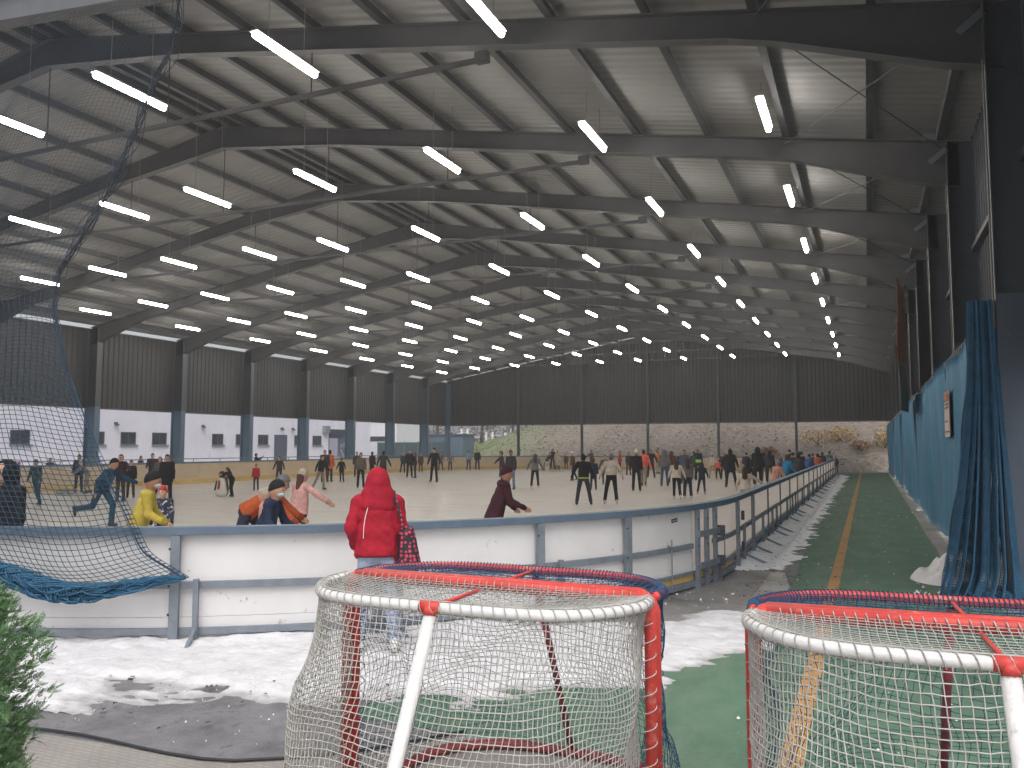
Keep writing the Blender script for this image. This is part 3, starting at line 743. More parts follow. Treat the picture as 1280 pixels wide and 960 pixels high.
def post(s_, w=.075, z1=1.045, off=.05, d=.055):
    x, y, nx, ny = ring(s_)
    m = MB(); m.bar((x + nx * (off + d / 2), y + ny * (off + d / 2), 0), (x + nx * (off + d / 2), y + ny * (off + d / 2), z1), d, w, up=(-ny, nx, 0))
    o = m.build('post', steel, bar_)
    for z in (.92, .57, .3):
        b = MB()
        c = Vector((x + nx * (off + d + .004), y + ny * (off + d + .004), z)); t = Vector((-ny, nx, 0))
        b.bar(c - t * (w * .5 + .012), c - t * (w * .5 - .006), .012, .02)
        b.build('bolt', mat('bolt_dark', (.05, .05, .055), .5, .5, var=0), o)
    return o
for s_ in near_posts: post(s_, .085)
for s_ in left_posts: post(s_)
for i, s_ in enumerate(right_posts): post(s_, .085 if i < 2 else .05, d=.055 if i < 2 else .03, off=.05 if i < 2 else .035)
for s_ in gate_posts: post(s_, .055)
def brace(s_, z1=.60):
    x, y, nx, ny = ring(s_)
    o1 = .085
    m = MB()
    m.bar((x + nx * o1, y + ny * o1, .02), (x + nx * o1, y + ny * o1, z1 + .03), .045, .05, up=(-ny, nx, 0))
    m.bar((x + nx * o1, y + ny * o1, .16), (x + nx * (o1 + .34), y + ny * (o1 + .34), .02), .035, .035)
    m.build('brace', steel, bar_)
for s_ in [sa(-59.6), sa(-32.8), sa(-46)] + left_posts: brace(s_ + .12 if s_ in left_posts else s_)
for i in range(18): brace(sy(16.5 + 2.6 * i))
for i in range(4): brace(sy(15.1 + .02) if i == 0 else sy(13.9 + .0) if i == 1 else sy(18.2) if i == 2 else sy(23.3))
# gate
gt = MB(); strip(gt, gate_posts[0], gate_posts[2], -.022, 0, .26, 1.045, (1, 0)); go = gt.build('gate', [whites, mat('board_white_inner', (.84, .80, .74))], bar_)
for z in (.72, .30):
    m = MB(); strip(m, sa(-14.3), sa(-9.2), .105, .135, z - .035, z + .045); m.build('hinge', steel, go)
    x, y, nx, ny = ring(sa(-9.2)); m = MB(); m.box((x + nx * .1 - .04, y + ny * .1 - .05, z - .07), (x + nx * .16 + .03, y + ny * .16 + .05, z + .07)); m.build('latch', mat('latch_dark', (.07, .075, .085), .5, .4), go)
for a_ in (-18.8, -6.3):
    x, y, nx, ny = ring(sa(a_)); m = MB(); m.tube([(x + nx * .06, y + ny * .06, .03), (x + nx * .06, y + ny * .06, .70)], .009, 6); m.tube([(x + nx * .06, y + ny * .06, .60), (x + nx * .06 + .1 * ny, y + ny * .06 - .1 * nx, .63)], .012, 6); m.build('drop_bolt', steel, bar_)
x, y, nx, ny = ring(sa(-8.0)); m = MB(); m.box((x + nx * .06 - .02, y + ny * .06 - .03, 0), (x + nx * .06 + .03, y + ny * .06 + .03, .3)); m.build('floor_stop', steel, bar_)
for z in (.82, .34):
    x, y, nx, ny = ring(sa(.9)); m = MB(); m.box((x + .11, y - .0, z - .07), (x + .15, y + .1, z + .07)); m.build('hinge', mat('latch_dark', (.07, .075, .085), .5, .4), bar_)
# small dark sticker with a pale line of lettering
x, y, nx, ny = ring(sa(-17.6)); t = Vector((-ny, nx, 0)); c = Vector((x + nx * .003, y + ny * .003, .935))
m = MB(); m.bar(c - t * .075 + Vector((0, 0, -.006)), c + t * .075 + Vector((0, 0, .006)), .004, .05, up=(0, 0, 1)); st = m.build('sticker', mat('sticker_black', (.03, .03, .035), .5, var=0), bar_)
m = MB(); c = c + Vector((nx, ny, 0)) * .004
for i, wl in enumerate((.018, .01, .022, .014, .02, .012)):
    q = c + t * (-.06 + i * .022); m.bar(q + Vector((0, 0, -.004 + i * .0018)), q + t * wl * .8 + Vector((0, 0, -.004 + i * .0018)), .002, .012)
m.build('sticker_lettering', mat('sticker_white', (.6, .6, .6), .5, var=0), st)
# ------------------------------------------------------------------ people
SKINS = [(.48, .27, .19), (.42, .22, .15), (.52, .31, .22), (.36, .19, .12)]
POSE = dict(
    stand=dict(), hips=dict(armL=(28, -8, 95), armR=(28, -8, 95)),
    glide=dict(lean=8, legL=(14, 4, 14), legR=(-16, 6, 12), armL=(22, 12, 15), armR=(24, -14, 18)),
    wide=dict(lean=4, legL=(5, 8, 5), legR=(-6, 8, 5), armL=(26, 6, 12), armR=(24, -4, 14)),
    lean=dict(lean=18, legL=(12, 5, 20), legR=(-4, 5, 12), armL=(12, 14, 38), armR=(12, 8, 55)),
    push=dict(lean=36, legL=(20, 5, 25), legR=(-6, 6, 12), armL=(10, 40, 22), armR=(10, 36, 28)),
    bend=dict(lean=58, legL=(32, 6, 28), legR=(-16, 8, 6), armL=(10, 38, 16), armR=(12, 30, 22)),
    run=dict(lean=30, legL=(30, 3, 38), legR=(-22, 4, 62), armL=(24, 40, 30), armR=(18, -38, 30)),
    armout1=dict(lean=5, legL=(6, 6, 6), legR=(-6, 6, 6), armL=(18, 6, 12), armR=(52, 22, 16)),
    phone=dict(armL=(12, 62, 75), armR=(12, 62, 75)))

def rot_to(d):
    """orthonormal axes (x side, y forward, z up) for a part whose up is d, facing +Y"""
    z = np.array(d) / np.linalg.norm(d)
    x = np.array([1.0, 0, 0]); x = x - z * (x @ z); x /= np.linalg.norm(x)
    return np.array([x, np.cross(z, x), z])

def rig(h, pose, small):
    s = h / 1.75
    ps = dict(lean=2, armL=(9, 3, 12), armR=(9, 0, 14), legL=(2, 4, 3), legR=(-2, 4, 3))
    ps.update(pose)
    l = R(ps['lean'])
    up = np.array([0, math.sin(l), math.cos(l)])
    P = np.zeros(3)
    J = dict(s=s, up=up, P=P, chest=P + .34 * s * up, neck=P + .50 * s * up)
    hl = l * .35
    hu = np.array([0, math.sin(hl), math.cos(hl)])
    J['hu'] = hu
    hr = 1.2 if small else 1.07
    J['hr'] = hr
    J['head'] = J['neck'] + hu * (.135 * s * hr) + np.array([0, .018 * s, 0])
    for sd, sg in (('L', -1), ('R', 1)):
        sh = P + .462 * s * up + np.array([sg * .178 * s, 0, 0])
        ab, fw, el = [R(x) for x in ps['arm' + sd]]
        d1 = np.array([sg * math.sin(ab), math.cos(ab) * math.sin(fw), -math.cos(ab) * math.cos(fw)])
        d2 = np.array([sg * math.sin(ab) * .7, math.cos(ab) * math.sin(fw + el), -math.cos(ab) * math.cos(fw + el)])
        if ps.get('in' + sd): d2 = d2 + np.array([-sg * ps['in' + sd], 0, 0])
        d2 /= np.linalg.norm(d2)
        J['sh' + sd] = sh; J['el' + sd] = sh + .275 * s * d1; J['wr' + sd] = J['el' + sd] + .245 * s * d2
        J['hd' + sd] = d2
        hp = P + np.array([sg * .088 * s, 0, -.02 * s])
        fw, ab, kn = [R(x) for x in ps['leg' + sd]]
        d1 = np.array([sg * math.sin(ab), math.cos(ab) * math.sin(fw), -math.cos(ab) * math.cos(fw)])
        d2 = np.array([sg * math.sin(ab) * .8, math.sin(fw - kn), -math.cos(fw - kn)]); d2 /= np.linalg.norm(d2)
        J['hp' + sd] = hp; J['kn' + sd] = hp + .43 * s * d1; J['an' + sd] = J['kn' + sd] + .41 * s * d2
        J['ft' + sd] = d2
    low = min(J['anL'][2], J['anR'][2])
    J['dz'] = .125 * s - low
    for kx in list(J):
        if isinstance(J[kx], np.ndarray) and kx not in ('up', 'hu', 'hdL', 'hdR', 'ftL', 'ftR'):
            J[kx] = J[kx] + np.array([0, 0, J['dz']])
    return J

def person(label, x, y, h, head, pose, jc, jl, tc, hk, hc, kw, z0=0.02, vox=None, group='people on and around the ice'):
    zc = y * .917 - x * .398
    small = kw.get('small', 0)
    p = dict(POSE[pose])
    for a in ('legL', 'legR', 'armL', 'armR'):             # a little individual variation
        if a in p: p[a] = tuple(q + rng.uniform(-4, 4) for q in p[a])
    p.update(kw.get('pose', {}))
    J = rig(h, p, small)
    s = J['s']
    vx = vox or min(.036, max(.0135, zc * .00105))
    X = np.array([1.0, 0, 0])
    wd = 1.14 if kw.get('wide') else 1.0
    bk = kw.get('bulky', 1.0)
    skin = mat('skin_%d' % (len(label) % 4), SKINS[len(label) % 4], .55, var=.06, spec=.3)
    up, hu, hr = J['up'], J['hu'], J['hr']
    HM = rot_to(hu)
    fwd = HM[1]
    hc_ = J['head']; rx, ry, rz = .074 * s * hr, .093 * s * hr, .112 * s * hr
    # body: one continuous mesh
    B = [('e', hc_, (rx, ry, rz), HM),
         ('c', hc_ + fwd * .03 * s - hu * .045 * s, hc_ + fwd * .045 * s - hu * .065 * s, .052 * s, .042 * s),
         ('c', J['neck'] - up * .05 * s, hc_ - hu * .06 * s, .056 * s, .052 * s),
         ('c', J['P'] + up * .02 * s, J['P'] + up * .2 * s, .105 * s, .1 * s, X, 1.3),
         ('c', J['P'] + up * .2 * s, J['P'] + up * .36 * s, .09 * s, .078 * s, X, 1.3)]
    if vx < .03:
        B += [('c', hc_ + fwd * .09 * s - hu * .0 * s, hc_ + fwd * .108 * s - hu * .025 * s, .012 * s, .017 * s)]
        B += [('c', hc_ + sg * X * .074 * s + hu * .015 * s, hc_ + sg * X * .076 * s - hu * .025 * s, .016 * s, .011 * s) for sg in (-1, 1)]
    for sd, sg in (('L', -1), ('R', 1)):
        B += [('c', J['P'] + up * .36 * s, J['sh' + sd] - up * .02 * s, .05 * s, .038 * s), ('c', J['sh' + sd] - up * .02 * s, J['el' + sd], .038 * s, .038 * s), ('c', J['el' + sd], J['wr' + sd], .04 * s, .028 * s)]
        w, d = J['wr' + sd], J['hd' + sd]
        sidev = np.cross(d, X); sidev = sidev / (np.linalg.norm(sidev) + 1e-9)
        B += [('c', w + d * .02 * s, w + d * .075 * s, .03 * s, .034 * s, X, .62)]
        if vx < .02:
            for i, (o, L) in enumerate(((-1.5, .06), (-.5, .075), (.5, .072), (1.5, .055))):
                a = w + d * .085 * s + sidev * o * .017 * s
                b = a + d * L * .55 * s - X * sg * .006 * s
                B += [('c', a, b, .0095 * s, .009 * s), ('c', b, b + d * L * .4 * s - X * sg * .018 * s, .009 * s, .008 * s)]
            B += [('c', w + d * .03 * s + sidev * .028 * s, w + d * .085 * s + sidev * .052 * s, .012 * s, .01 * s)]
        else:
            B += [('c', w + d * .08 * s, w + d * .15 * s - X * sg * .01 * s, .024 * s, .016 * s)]
        B += [('c', J['hp' + sd], J['kn' + sd], .078 * s, .05 * s), ('c', J['kn' + sd], J['an' + sd], .052 * s, .034 * s)]
    eye = mat('eye_dark', (.02, .015, .012), .3, var=0)
    def fm(c):
        q = (c - hc_) @ HM.T / s
        return ((np.abs(np.abs(q[:, 0]) - .032) < .012) & (np.abs(q[:, 2] - .008) < .008) & (q[:, 1] > .05)).astype(int)
    body = implicit('person', B, vx, [skin, eye], None, k=.022 * s, mfun=fm)
    body.location = (x, y, z0)
    body.rotation_euler = (0, 0, R(head))
    tag(body, label, 'person', group)
    # jacket
    jm = cloth(jc)
    g = .022 * s
    T = [('c', J['P'] + up * .16 * s, J['P'] + up * .34 * s, .112 * s * wd + g * .5, .104 * s * wd + g * .5, X, 1.38)]
    for sg, sd in ((-1, 'L'), (1, 'R')):
        T.append(('c', J['neck'] - up * .045 * s + sg * X * .03 * s, J['sh' + sd] - up * .012 * s, .062 * s * bk ** 1.6, .064 * s * bk))
    T.append(('c', J['P'] + up * .34 * s, J['P'] + up * .42 * s, .098 * s, .085 * s, X, 1.25))
    hem = J['P'] + up * (.16 - [.16, .22, .30, .30][jl]) * s
    T += [('c', J['P'] + up * .16 * s, hem, .118 * s * wd + g * .6, (.12 + .012 * jl) * s * wd + g * .6, X, 1.32)]
    if jl >= 2:
        dn = np.array([0, .02, -1.0])
        T += [('c', J['P'] - up * .1 * s, J['P'] + dn * (.34 if jl == 2 else .62) * s, .135 * s * wd, (.15 if jl == 2 else .17) * s * wd, X, 1.22)]
    for sd, sg in (('L', -1), ('R', 1)):
        T += [('c', J['sh' + sd] - up * .015 * s, J['el' + sd], .066 * s * bk, .056 * s * bk), ('c', J['el' + sd], J['wr' + sd] + J['hd' + sd] * .02 * s, .058 * s, .044 * s)]
    T += [('c', J['neck'] - up * .09 * s, J['neck'] - up * .005 * s, .08 * s, .062 * s, X, 1.1)]
    if kw.get('hoodback'):
        T += [('c', J['neck'] - fwd * .06 * s - up * .02 * s - X * .05 * s, J['neck'] - fwd * .06 * s - up * .02 * s + X * .05 * s, .062 * s, .062 * s)]
    cz = {0: .86, 1: .80, 2: .60, 3: .34}[jl] * s
    # the hem is cut across the trunk, the sleeves stay whole
    Pz = J['P']; hemd = {0: .02, 1: -.06, 2: -.30, 3: -.56}[jl] * s
    wL, wR = J['wrL'], J['wrR']
    def cut(Pt):
        q = (Pt - Pz) @ up if jl < 2 else Pt[..., 2] - Pz[2]
        arm = np.minimum(np.minimum(np.linalg.norm(Pt - wL, axis=-1), np.linalg.norm(Pt - wR, axis=-1)),
                         np.minimum(np.linalg.norm(Pt - J['elL'], axis=-1), np.linalg.norm(Pt - J['elR'], axis=-1)))
        return np.where(arm < .16 * s, -1.0, hemd - q)
    jo = implicit('jacket', T, vx, jm, body, k=.03 * s, cut=cut, wrinkle=(.011 if bk > 1 else .007) * s if vx < .03 else 0, seed=len(label) * 1.7)
    if vx < .02:                                    # ribbed hem band and cuffs on the people near the boards
        dkr = cloth(tuple(c_ * .55 for c_ in jc))
        if jl == 1:
            implicit('hem_band', [('c', J['P'] - up * .09 * s, J['P'] + up * .0 * s, .128 * s * wd + g * .62, .128 * s * wd + g * .62, X, 1.33)], vx * .9, dkr, body, cut=lambda Pt: np.abs((Pt - J['P']) @ up + .05 * s) - .018 * s)
        for sd in 'LR':
            implicit('cuff', [('c', J['wr' + sd] - J['hd' + sd] * .02 * s, J['wr' + sd] + J['hd' + sd] * .022 * s, .05 * s, .046 * s)], vx * .8, dkr, body)
    if kw.get('speckle'):
        jo.data.materials[0] = mat('speckled_cloth', (.02, .025, .05), .8, var=.1, dirt=((.6, .6, .62), 22, .56, .03))
    if kw.get('hem'):
        hb = [('c', J['P'] + up * (-.055 if kw['hem'] else 0) * s, J['P'] + up * -.02 * s, .15 * s, .15 * s, X, 1.34)]
        zz = J['P'] + up * (-.045 * s)
        if label.find('across the back') >= 0:
            zz = J['P'] + up * .07 * s
        ring = lambda Pt: np.abs((Pt - zz) @ up) - (.022 if label.find('across') < 0 else .09) * s
        implicit('hem_strip', [('c', zz - up * .12 * s, zz + up * .12 * s, .152 * s, .15 * s, X, 1.36)], vx * .8, mat('lime_strip', (.5, .75, .08), .6, var=.05), body, cut=ring)
    # trousers
    tm = cloth(tc)
    L = [('c', J['P'] + up * .08 * s, J['P'] - up * .02 * s, .118 * s, .122 * s, X, 1.32)]
    ex = .014 * s * (1.5 if 'wide dark trousers' in label else 1)
    for sd in 'LR':
        L += [('c', J['hp' + sd], J['kn' + sd], .088 * s + ex * .5, .06 * s + ex * .5), ('c', J['kn' + sd], J['an' + sd] - J['ft' + sd] * .02 * s, .06 * s + ex * .5, .048 * s + ex)]
    implicit('trousers', L, vx, tm, body, k=.02 * s, wrinkle=.004 * s if vx < .03 else 0, seed=3.1)
    # skates or shoes
    outside = x < -32.6 or kw.get('noskate')
    bcol = (.62, .60, .58) if kw.get('wsk') else ((.6, .2, .3) if 'pink skates' in label else (.02, .02, .022))
    bm = mat('boot_%d' % int(bcol[0] * 100), bcol, .45, var=.08)
    for sd in 'LR':
        an, d2 = J['an' + sd], J['ft' + sd]
        u2 = -d2
        f2 = np.array([0, u2[2], -u2[1]]) if abs(d2[1]) > .35 else np.array([0, 1.0, 0])
        f2 = f2 / np.linalg.norm(f2)
        sole = an - np.array(u2) * .055 * s
        bt = implicit('skate' if not outside else 'shoe', [('c', an + u2 * .07 * s, sole - f2 * .03 * s, .055 * s, .045 * s), ('c', sole - f2 * .035 * s, sole + f2 * .15 * s, .043 * s, .034 * s)], min(vx, .025), bm, body, k=.02 * s)
        if not outside and vx < .0365:
            mb = MB()
            b0 = an - np.array(u2) * .112 * s
            mb.bar(b0 - f2 * .1 * s, b0 + f2 * .19 * s, .006, .03 * s, up=tuple(u2))
            mb.bar(b0 - f2 * .06 * s, b0 - f2 * .06 * s + u2 * .04 * s, .02, .03)
            mb.bar(b0 + f2 * .11 * s, b0 + f2 * .11 * s + u2 * .04 * s, .02, .03)
            mb.build('blade', mat('skate_steel', (.5, .5, .52), .3, .8, var=.05), bt)
    # head wear
    hm = cloth(hc)
    up2 = hu
    if hk in ('beanie', 'helmet', 'hat'):
        gsz = .012 if hk == 'beanie' else .02
        off = .012 * s
        def hcut(Pt):
            q = (Pt - hc_) @ HM.T
            return (.012 * s + q[..., 1] * .5) - q[..., 2]
        E = [('e', hc_ + up2 * off, (rx + gsz * s, ry + gsz * s, rz + gsz * s * 1.1), HM)]
        if 'bobble' in label: E.append(('c', hc_ + up2 * .15 * s, hc_ + up2 * .151 * s, .035 * s, .035 * s))
        if hk == 'hat': E.append(('c', hc_ + up2 * .06 * s, hc_ + up2 * .062 * s, .1 * s, .1 * s, X, 1.5))
        m2 = hm if hk != 'helmet' else mat('helmet_%d' % int(hc[0] * 100), hc, .3, var=.05)
        implicit({'beanie': 'beanie', 'helmet': 'helmet', 'hat': 'hat'}[hk], E, vx * .85, m2, body, k=.02 * s, cut=hcut)
        if kw.get('hairtail'):
            implicit('hair', [('c', hc_ - fwd * .05 * s, J['neck'] - fwd * .07 * s - up * .08 * s, .07 * s, .05 * s, X, 1.2)], vx, cloth((.09, .05, .04)), body, k=.02 * s)
    elif hk == 'hood':
        def hcut(Pt):
            q = (Pt - hc_) @ HM.T
            return np.minimum(q[..., 1] - .035 * s, -(np.abs(q[..., 0]) - .058 * s)) if True else q
        implicit('hood', [('e', hc_ - fwd * .012 * s, (rx + .036 * s, ry + .035 * s, rz + .026 * s), HM), ('c', J['neck'] - up * .05 * s - fwd * .015 * s, hc_ - hu * .04 * s - fwd * .03 * s, .11 * s, .095 * s, X, 1.25)] + ([('c', J['neck'] - up * .075 * s - fwd * .01 * s, J['neck'] + up * .02 * s - fwd * .02 * s, .125 * s, .105 * s, X, 1.55)] if bk > 1 else []), vx, hm, body, k=.03 * s,
                 cut=lambda Pt: np.minimum(((Pt - hc_) @ HM.T)[..., 1] - .045 * s, .062 * s - np.abs(((Pt - hc_) @ HM.T)[..., 0])))
    else:
        def hcut(Pt):
            q = (Pt - hc_) @ HM.T
            return np.minimum(q[..., 1] - .02 * s, .055 * s - q[..., 2])
        E = [('e', hc_ - fwd * .008 * s + hu * .006 * s, (rx + .01 * s, ry + .012 * s, rz + .01 * s), HM)]
        if 'topknot' in label: E.append(('c', hc_ + up2 * .13 * s - fwd * .03 * s, hc_ + up2 * .14 * s - fwd * .03 * s, .04 * s, .035 * s))
        if hk == 'longhair':
            E += [('c', hc_ - fwd * .05 * s, J['neck'] - fwd * .085 * s - up * .14 * s, .078 * s, .07 * s, X, 1.35)]
            implicit('hair', E, vx * .9, hm, body, k=.025 * s, cut=lambda Pt: np.minimum(((Pt - hc_) @ HM.T)[..., 1] - .02 * s, .05 * s - ((Pt - hc_) @ HM.T)[..., 2]), wrinkle=.004 * s, seed=1.2)
        else:
            implicit('hair', E, vx * .85, hm, body, k=.02 * s, cut=lambda Pt: np.minimum(((Pt - hc_) @ HM.T)[..., 1] - (.0 * s), .05 * s - ((Pt - hc_) @ HM.T)[..., 2]))
    if kw.get('mask'):
        implicit('face_mask', [('e', hc_ + fwd * .03 * s - hu * .05 * s, (.076 * s, .092 * s, .052 * s), HM)], min(vx, .010), mat('mask_paper', (.5, .56, .62), .8, var=.04), body, cut=lambda Pt: .03 * s - ((Pt - hc_) @ HM.T)[..., 1])
    return body, J

PEOPLE_OBJS = []
for row in PEOPLE:
    PEOPLE_OBJS.append(person(*row))

def world_pt(o, p):
    c, s_ = math.cos(o.rotation_euler[2]), math.sin(o.rotation_euler[2])
    return Vector((o.location[0] + p[0] * c - p[1] * s_, o.location[1] + p[0] * s_ + p[1] * c, o.location[2] + p[2]))

# the phone held up by the spectator outside the boards
for (o, J), row in zip(PEOPLE_OBJS, PEOPLE):
    if 'phone' in row[0]:
        q = world_pt(o, (J['wrL'] + J['wrR']) / 2 + np.array([0, .06, .06]))
        ph = MB(); ph.box((-.08, -.006, -.045), (.08, .006, .045))
        pho = ph.build('phone', mat('phone_black', (.02, .02, .02), .2, var=0))
        pho.location = q; pho.rotation_euler = o.rotation_euler
        tag(pho, 'black phone held up by the spectator outside the far boards', 'phone')

# white and black penguin skating aids
def penguin(x, y, hd, label, h=1.0):
    root = empty('skating_aid', (x, y, .02), R(hd))
    tag(root, label, 'skating aid', 'penguin skating aids')
    wm = mat('aid_white', (.66, .63, .56), .5, var=.08); km = mat('aid_black', (.02, .02, .022), .5, var=.05)
    I3 = np.eye(3)
    implicit('belly', [('c', (0, .02, .2), (0, .02, .6), .19 * h, .14 * h, (1.0, 0, 0), 1.15)], .03, wm, root)
    implicit('back', [('c', (0, -.05, .2), (0, -.05, .62), .185 * h, .15 * h, (1.0, 0, 0), 1.2)], .03, wm if 'all white' in label else km, root, cut=lambda P: P[..., 1] - .0)
    implicit('head', [('e', (0, .0, .86), (.12, .12, .125), I3)], .025, km, root)
    implicit('beak', [('c', (0, .1, .85), (0, .19, .83), .035, .012)], .012, mat('aid_orange', (.6, .25, .03), .5, var=.05), root)
    for sg in (-1, 1):
        implicit('wing', [('c', (sg * .2, 0, .6), (sg * .27, .02, .28), .04, .03)], .02, wm if 'all white' in label else km, root)
    mb = MB(); mb.box((-.22, -.25, .0), (.22, .2, .03)); mb.build('runner_plate', wm, root)
    t = MB(); t.tube([(-.16, -.2, .8), (-.12, -.02, .78)], .02); t.tube([(.16, -.2, .8), (.12, -.02, .78)], .02); t.build('handle', km, root)
    sc = MB(); sc.prism([(-.035, .185, .64), (.035, .185, .64), (.05, .225, .36), (0, .235, .3), (-.05, .225, .36)], (0, .012, 0)); sc.build('neck_tie', mat('aid_red', (.35, .03, .03), .6, var=.05), root)
    return root
penguin(-22.0, 23.7, -190 + 23, 'white penguin skating aid with a red tie pushed by the woman in black')
penguin(-23.1, 60.2, 200, 'white penguin skating aid beside the beige coat at the far boards', .9)
penguin(-24.1, 60.9, 170, 'all white penguin skating aid at the far boards, left of the beige coat', .95)

# low grey sledge pushed by the crouching skater
mb = MB()
for sx in (-.2, .2):
    mb.tube([(sx, -.4, .04), (sx, .35, .04), (sx, .48, .16)], .02)
sled = empty('ice_sledge', (-29.3, 23.0, .02), R(-150))
tag(sled, 'low grey sledge in front of the crouching grey-jacketed skater', 'sledge')
mb.build('runner', mat('sled_steel', (.25, .26, .27), .4, .5), sled)
mb = MB(); mb.box((-.25, -.4, .12), (.25, .35, .2)); mb.build('seat', mat('sled_grey', (.2, .2, .21), .7), sled)

# ---- the hooded person in red, standing outside the near boards, seen from behind
RED = (.34, .014, .03)
RX, RY, RHEAD = -4.14, 6.45, 23.44 + 12
red, RJ = person('person in a red hooded jacket and pale grey jeans standing outside the near boards', RX, RY, 1.66, RHEAD,
                 'stand', RED, 1, (.30, .34, .44), 'hood', RED,
                 dict(noskate=1, wide=1, wsk=1, bulky=1.12, pose=dict(lean=3, armL=(16, -14, 60), armR=(11, -6, 18), inL=.35, legL=(2, 6, 3), legR=(-2, 6, 3))), z0=.035, vox=.0105, group='people by the boards')
def seam(J):
    s = J['s']; m = MB()
    pts = []
    for t in np.linspace(0, 1, 14):
        a = J['neck'] - J['up'] * (.03 * s) + np.array([-.075 * s, -.085 * s, 0])
        b = J['P'] + J['up'] * .12 * s + np.array([-.135 * s, -.132 * s, 0])
        q = a * (1 - t) + b * t
        q = q + np.array([-.02 * math.sin(t * 3.1) * s, -.034 * math.sin(t * 3.1) * s, 0])
        pts.append(q)
    m.tube(pts, .0035, 5)
    m.build('piping', mat('piping_white', (.7, .66, .62), .6, var=.05), red)
seam(RJ)
# dotted bag hanging from the right shoulder
s = RJ['s']
bag = empty('shoulder_bag', (RX, RY, .035), R(RHEAD))
tag(bag, 'black shoulder bag with pink dots hanging at the side of the red jacket', 'bag')
dotm = bpy.data.materials.new('dotted_cloth'); dotm.use_nodes = True
nt = dotm.node_tree; b_ = nt.nodes['Principled BSDF']; b_.inputs['Roughness'].default_value = .8
tcn = nt.nodes.new('ShaderNodeTexCoord'); vo = nt.nodes.new('ShaderNodeTexVoronoi'); vo.inputs['Scale'].default_value = 25; vo.inputs['Randomness'].default_value = .35
nt.links.new(tcn.outputs['Object'], vo.inputs['Vector'])
cr = nt.nodes.new('ShaderNodeValToRGB'); cr.color_ramp.elements[0].position = .36; cr.color_ramp.elements[0].color = (.50, .05, .10, 1); cr.color_ramp.elements[1].position = .42; cr.color_ramp.elements[1].color = (.02, .014, .02, 1)
nt.links.new(vo.outputs['Distance'], cr.inputs['Fac']); nt.links.new(cr.outputs['Color'], b_.inputs['Base Color'])
c0 = RJ['P'] + np.array([.265 * s, -.07, .02])
implicit('pouch', [('c', c0 + np.array([.01, 0, .12]), c0 + np.array([.03, 0, -.14]), .075, .115, np.array([0, 1.0, 0]), 1.25)], .0105, dotm, bag, wrinkle=.008, seed=2.2)
mb = MB()
shp = RJ['shR'] + RJ['up'] * .075 * s
mb.tube([c0 + np.array([-.03, -.05, .13]), RJ['P'] + np.array([.23 * s, -.145 * s, .25]), shp + np.array([-.01, -.10, -.06]), shp + np.array([-.025, -.02, .012]), shp + np.array([-.02, .08, -.05]), c0 + np.array([.0, .12, .15])], .016, 7)
mb.build('strap', dotm, bag)
# ------------------------------------------------------------------ the hall
XL, XR, XC = -34.8, 1.6, -16.6
FY = [6.69 + 5.46 * i for i in range(11)]
YE = 66.1
def ztop(x): return 11.02 - .176 * abs(x - XC)
hall = empty('rink_hall', (XC, 36, 0))
tag(hall, 'open-sided ice rink hall with dark steel frames, pale sheet roof and dark upper walls', 'hall')
HM_ = Vector(hall.location)
class HB(MB):
    def build(s, name, m, parent=None, smooth=False):
        if parent is hall:
            s.v = [tuple(Vector(p) - HM_) for p in s.v]
            return super().build(name, m, hall, smooth)
        o = super().build(name, m, None, smooth)
        s2 = parent
        o.parent = parent
        o.location = -HM_
        return o
beam = mat('steel_dark', (.072, .072, .074), .55, .0, var=.12, vscale=2, spec=.35)
colb = mat('steel_column', (.10, .155, .21), .5, .0, var=.14, vscale=2, dirt=((.2, .23, .26), 3, .66, .05), stretch=(1, 1, .25))
colr = mat('steel_column_grey', (.075, .095, .125), .5, var=.14, vscale=2, dirt=((.3, .31, .33), 5, .68, .04), stretch=(1, 1, .2))
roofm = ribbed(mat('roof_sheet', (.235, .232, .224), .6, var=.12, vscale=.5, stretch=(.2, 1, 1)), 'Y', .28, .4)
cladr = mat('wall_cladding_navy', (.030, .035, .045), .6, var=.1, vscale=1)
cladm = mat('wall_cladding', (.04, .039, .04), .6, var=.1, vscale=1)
# roof: two slopes with depth
for sg in (-1, 1):
    x0, x1 = (XL - .55, XC) if sg < 0 else (XC, XR + .75)
    m = HB(); a, b = ztop(x0) + .24, ztop(x1) + .24
    m.add([(x0, 6.1, a), (x1, 6.1, b), (x1, YE + .5, b), (x0, YE + .5, a), (x0, 6.1, a + .08), (x1, 6.1, b + .08), (x1, YE + .5, b + .08), (x0, YE + .5, a + .08)],
          [(0, 3, 2, 1), (4, 5, 6, 7), (0, 1, 5, 4), (2, 3, 7, 6), (1, 2, 6, 5), (3, 0, 4, 7)])
    m.build('roof_slope', roofm, hall)
# purlins
px = [.2 - 1.6 * i for i in range(11)] + [-16.35]
px = px + [2 * XC - q for q in px] + [XR - .15, XL + .15]
for q in px:
    m = HB(); zt = ztop(q)
    m.box((q - .035, 6.15, zt + .015), (q + .035, YE, zt + .215)); m.box((q + .036, 6.15, zt + .015), (q + .09, YE, zt + .03)); m.build('purlin', beam, hall)
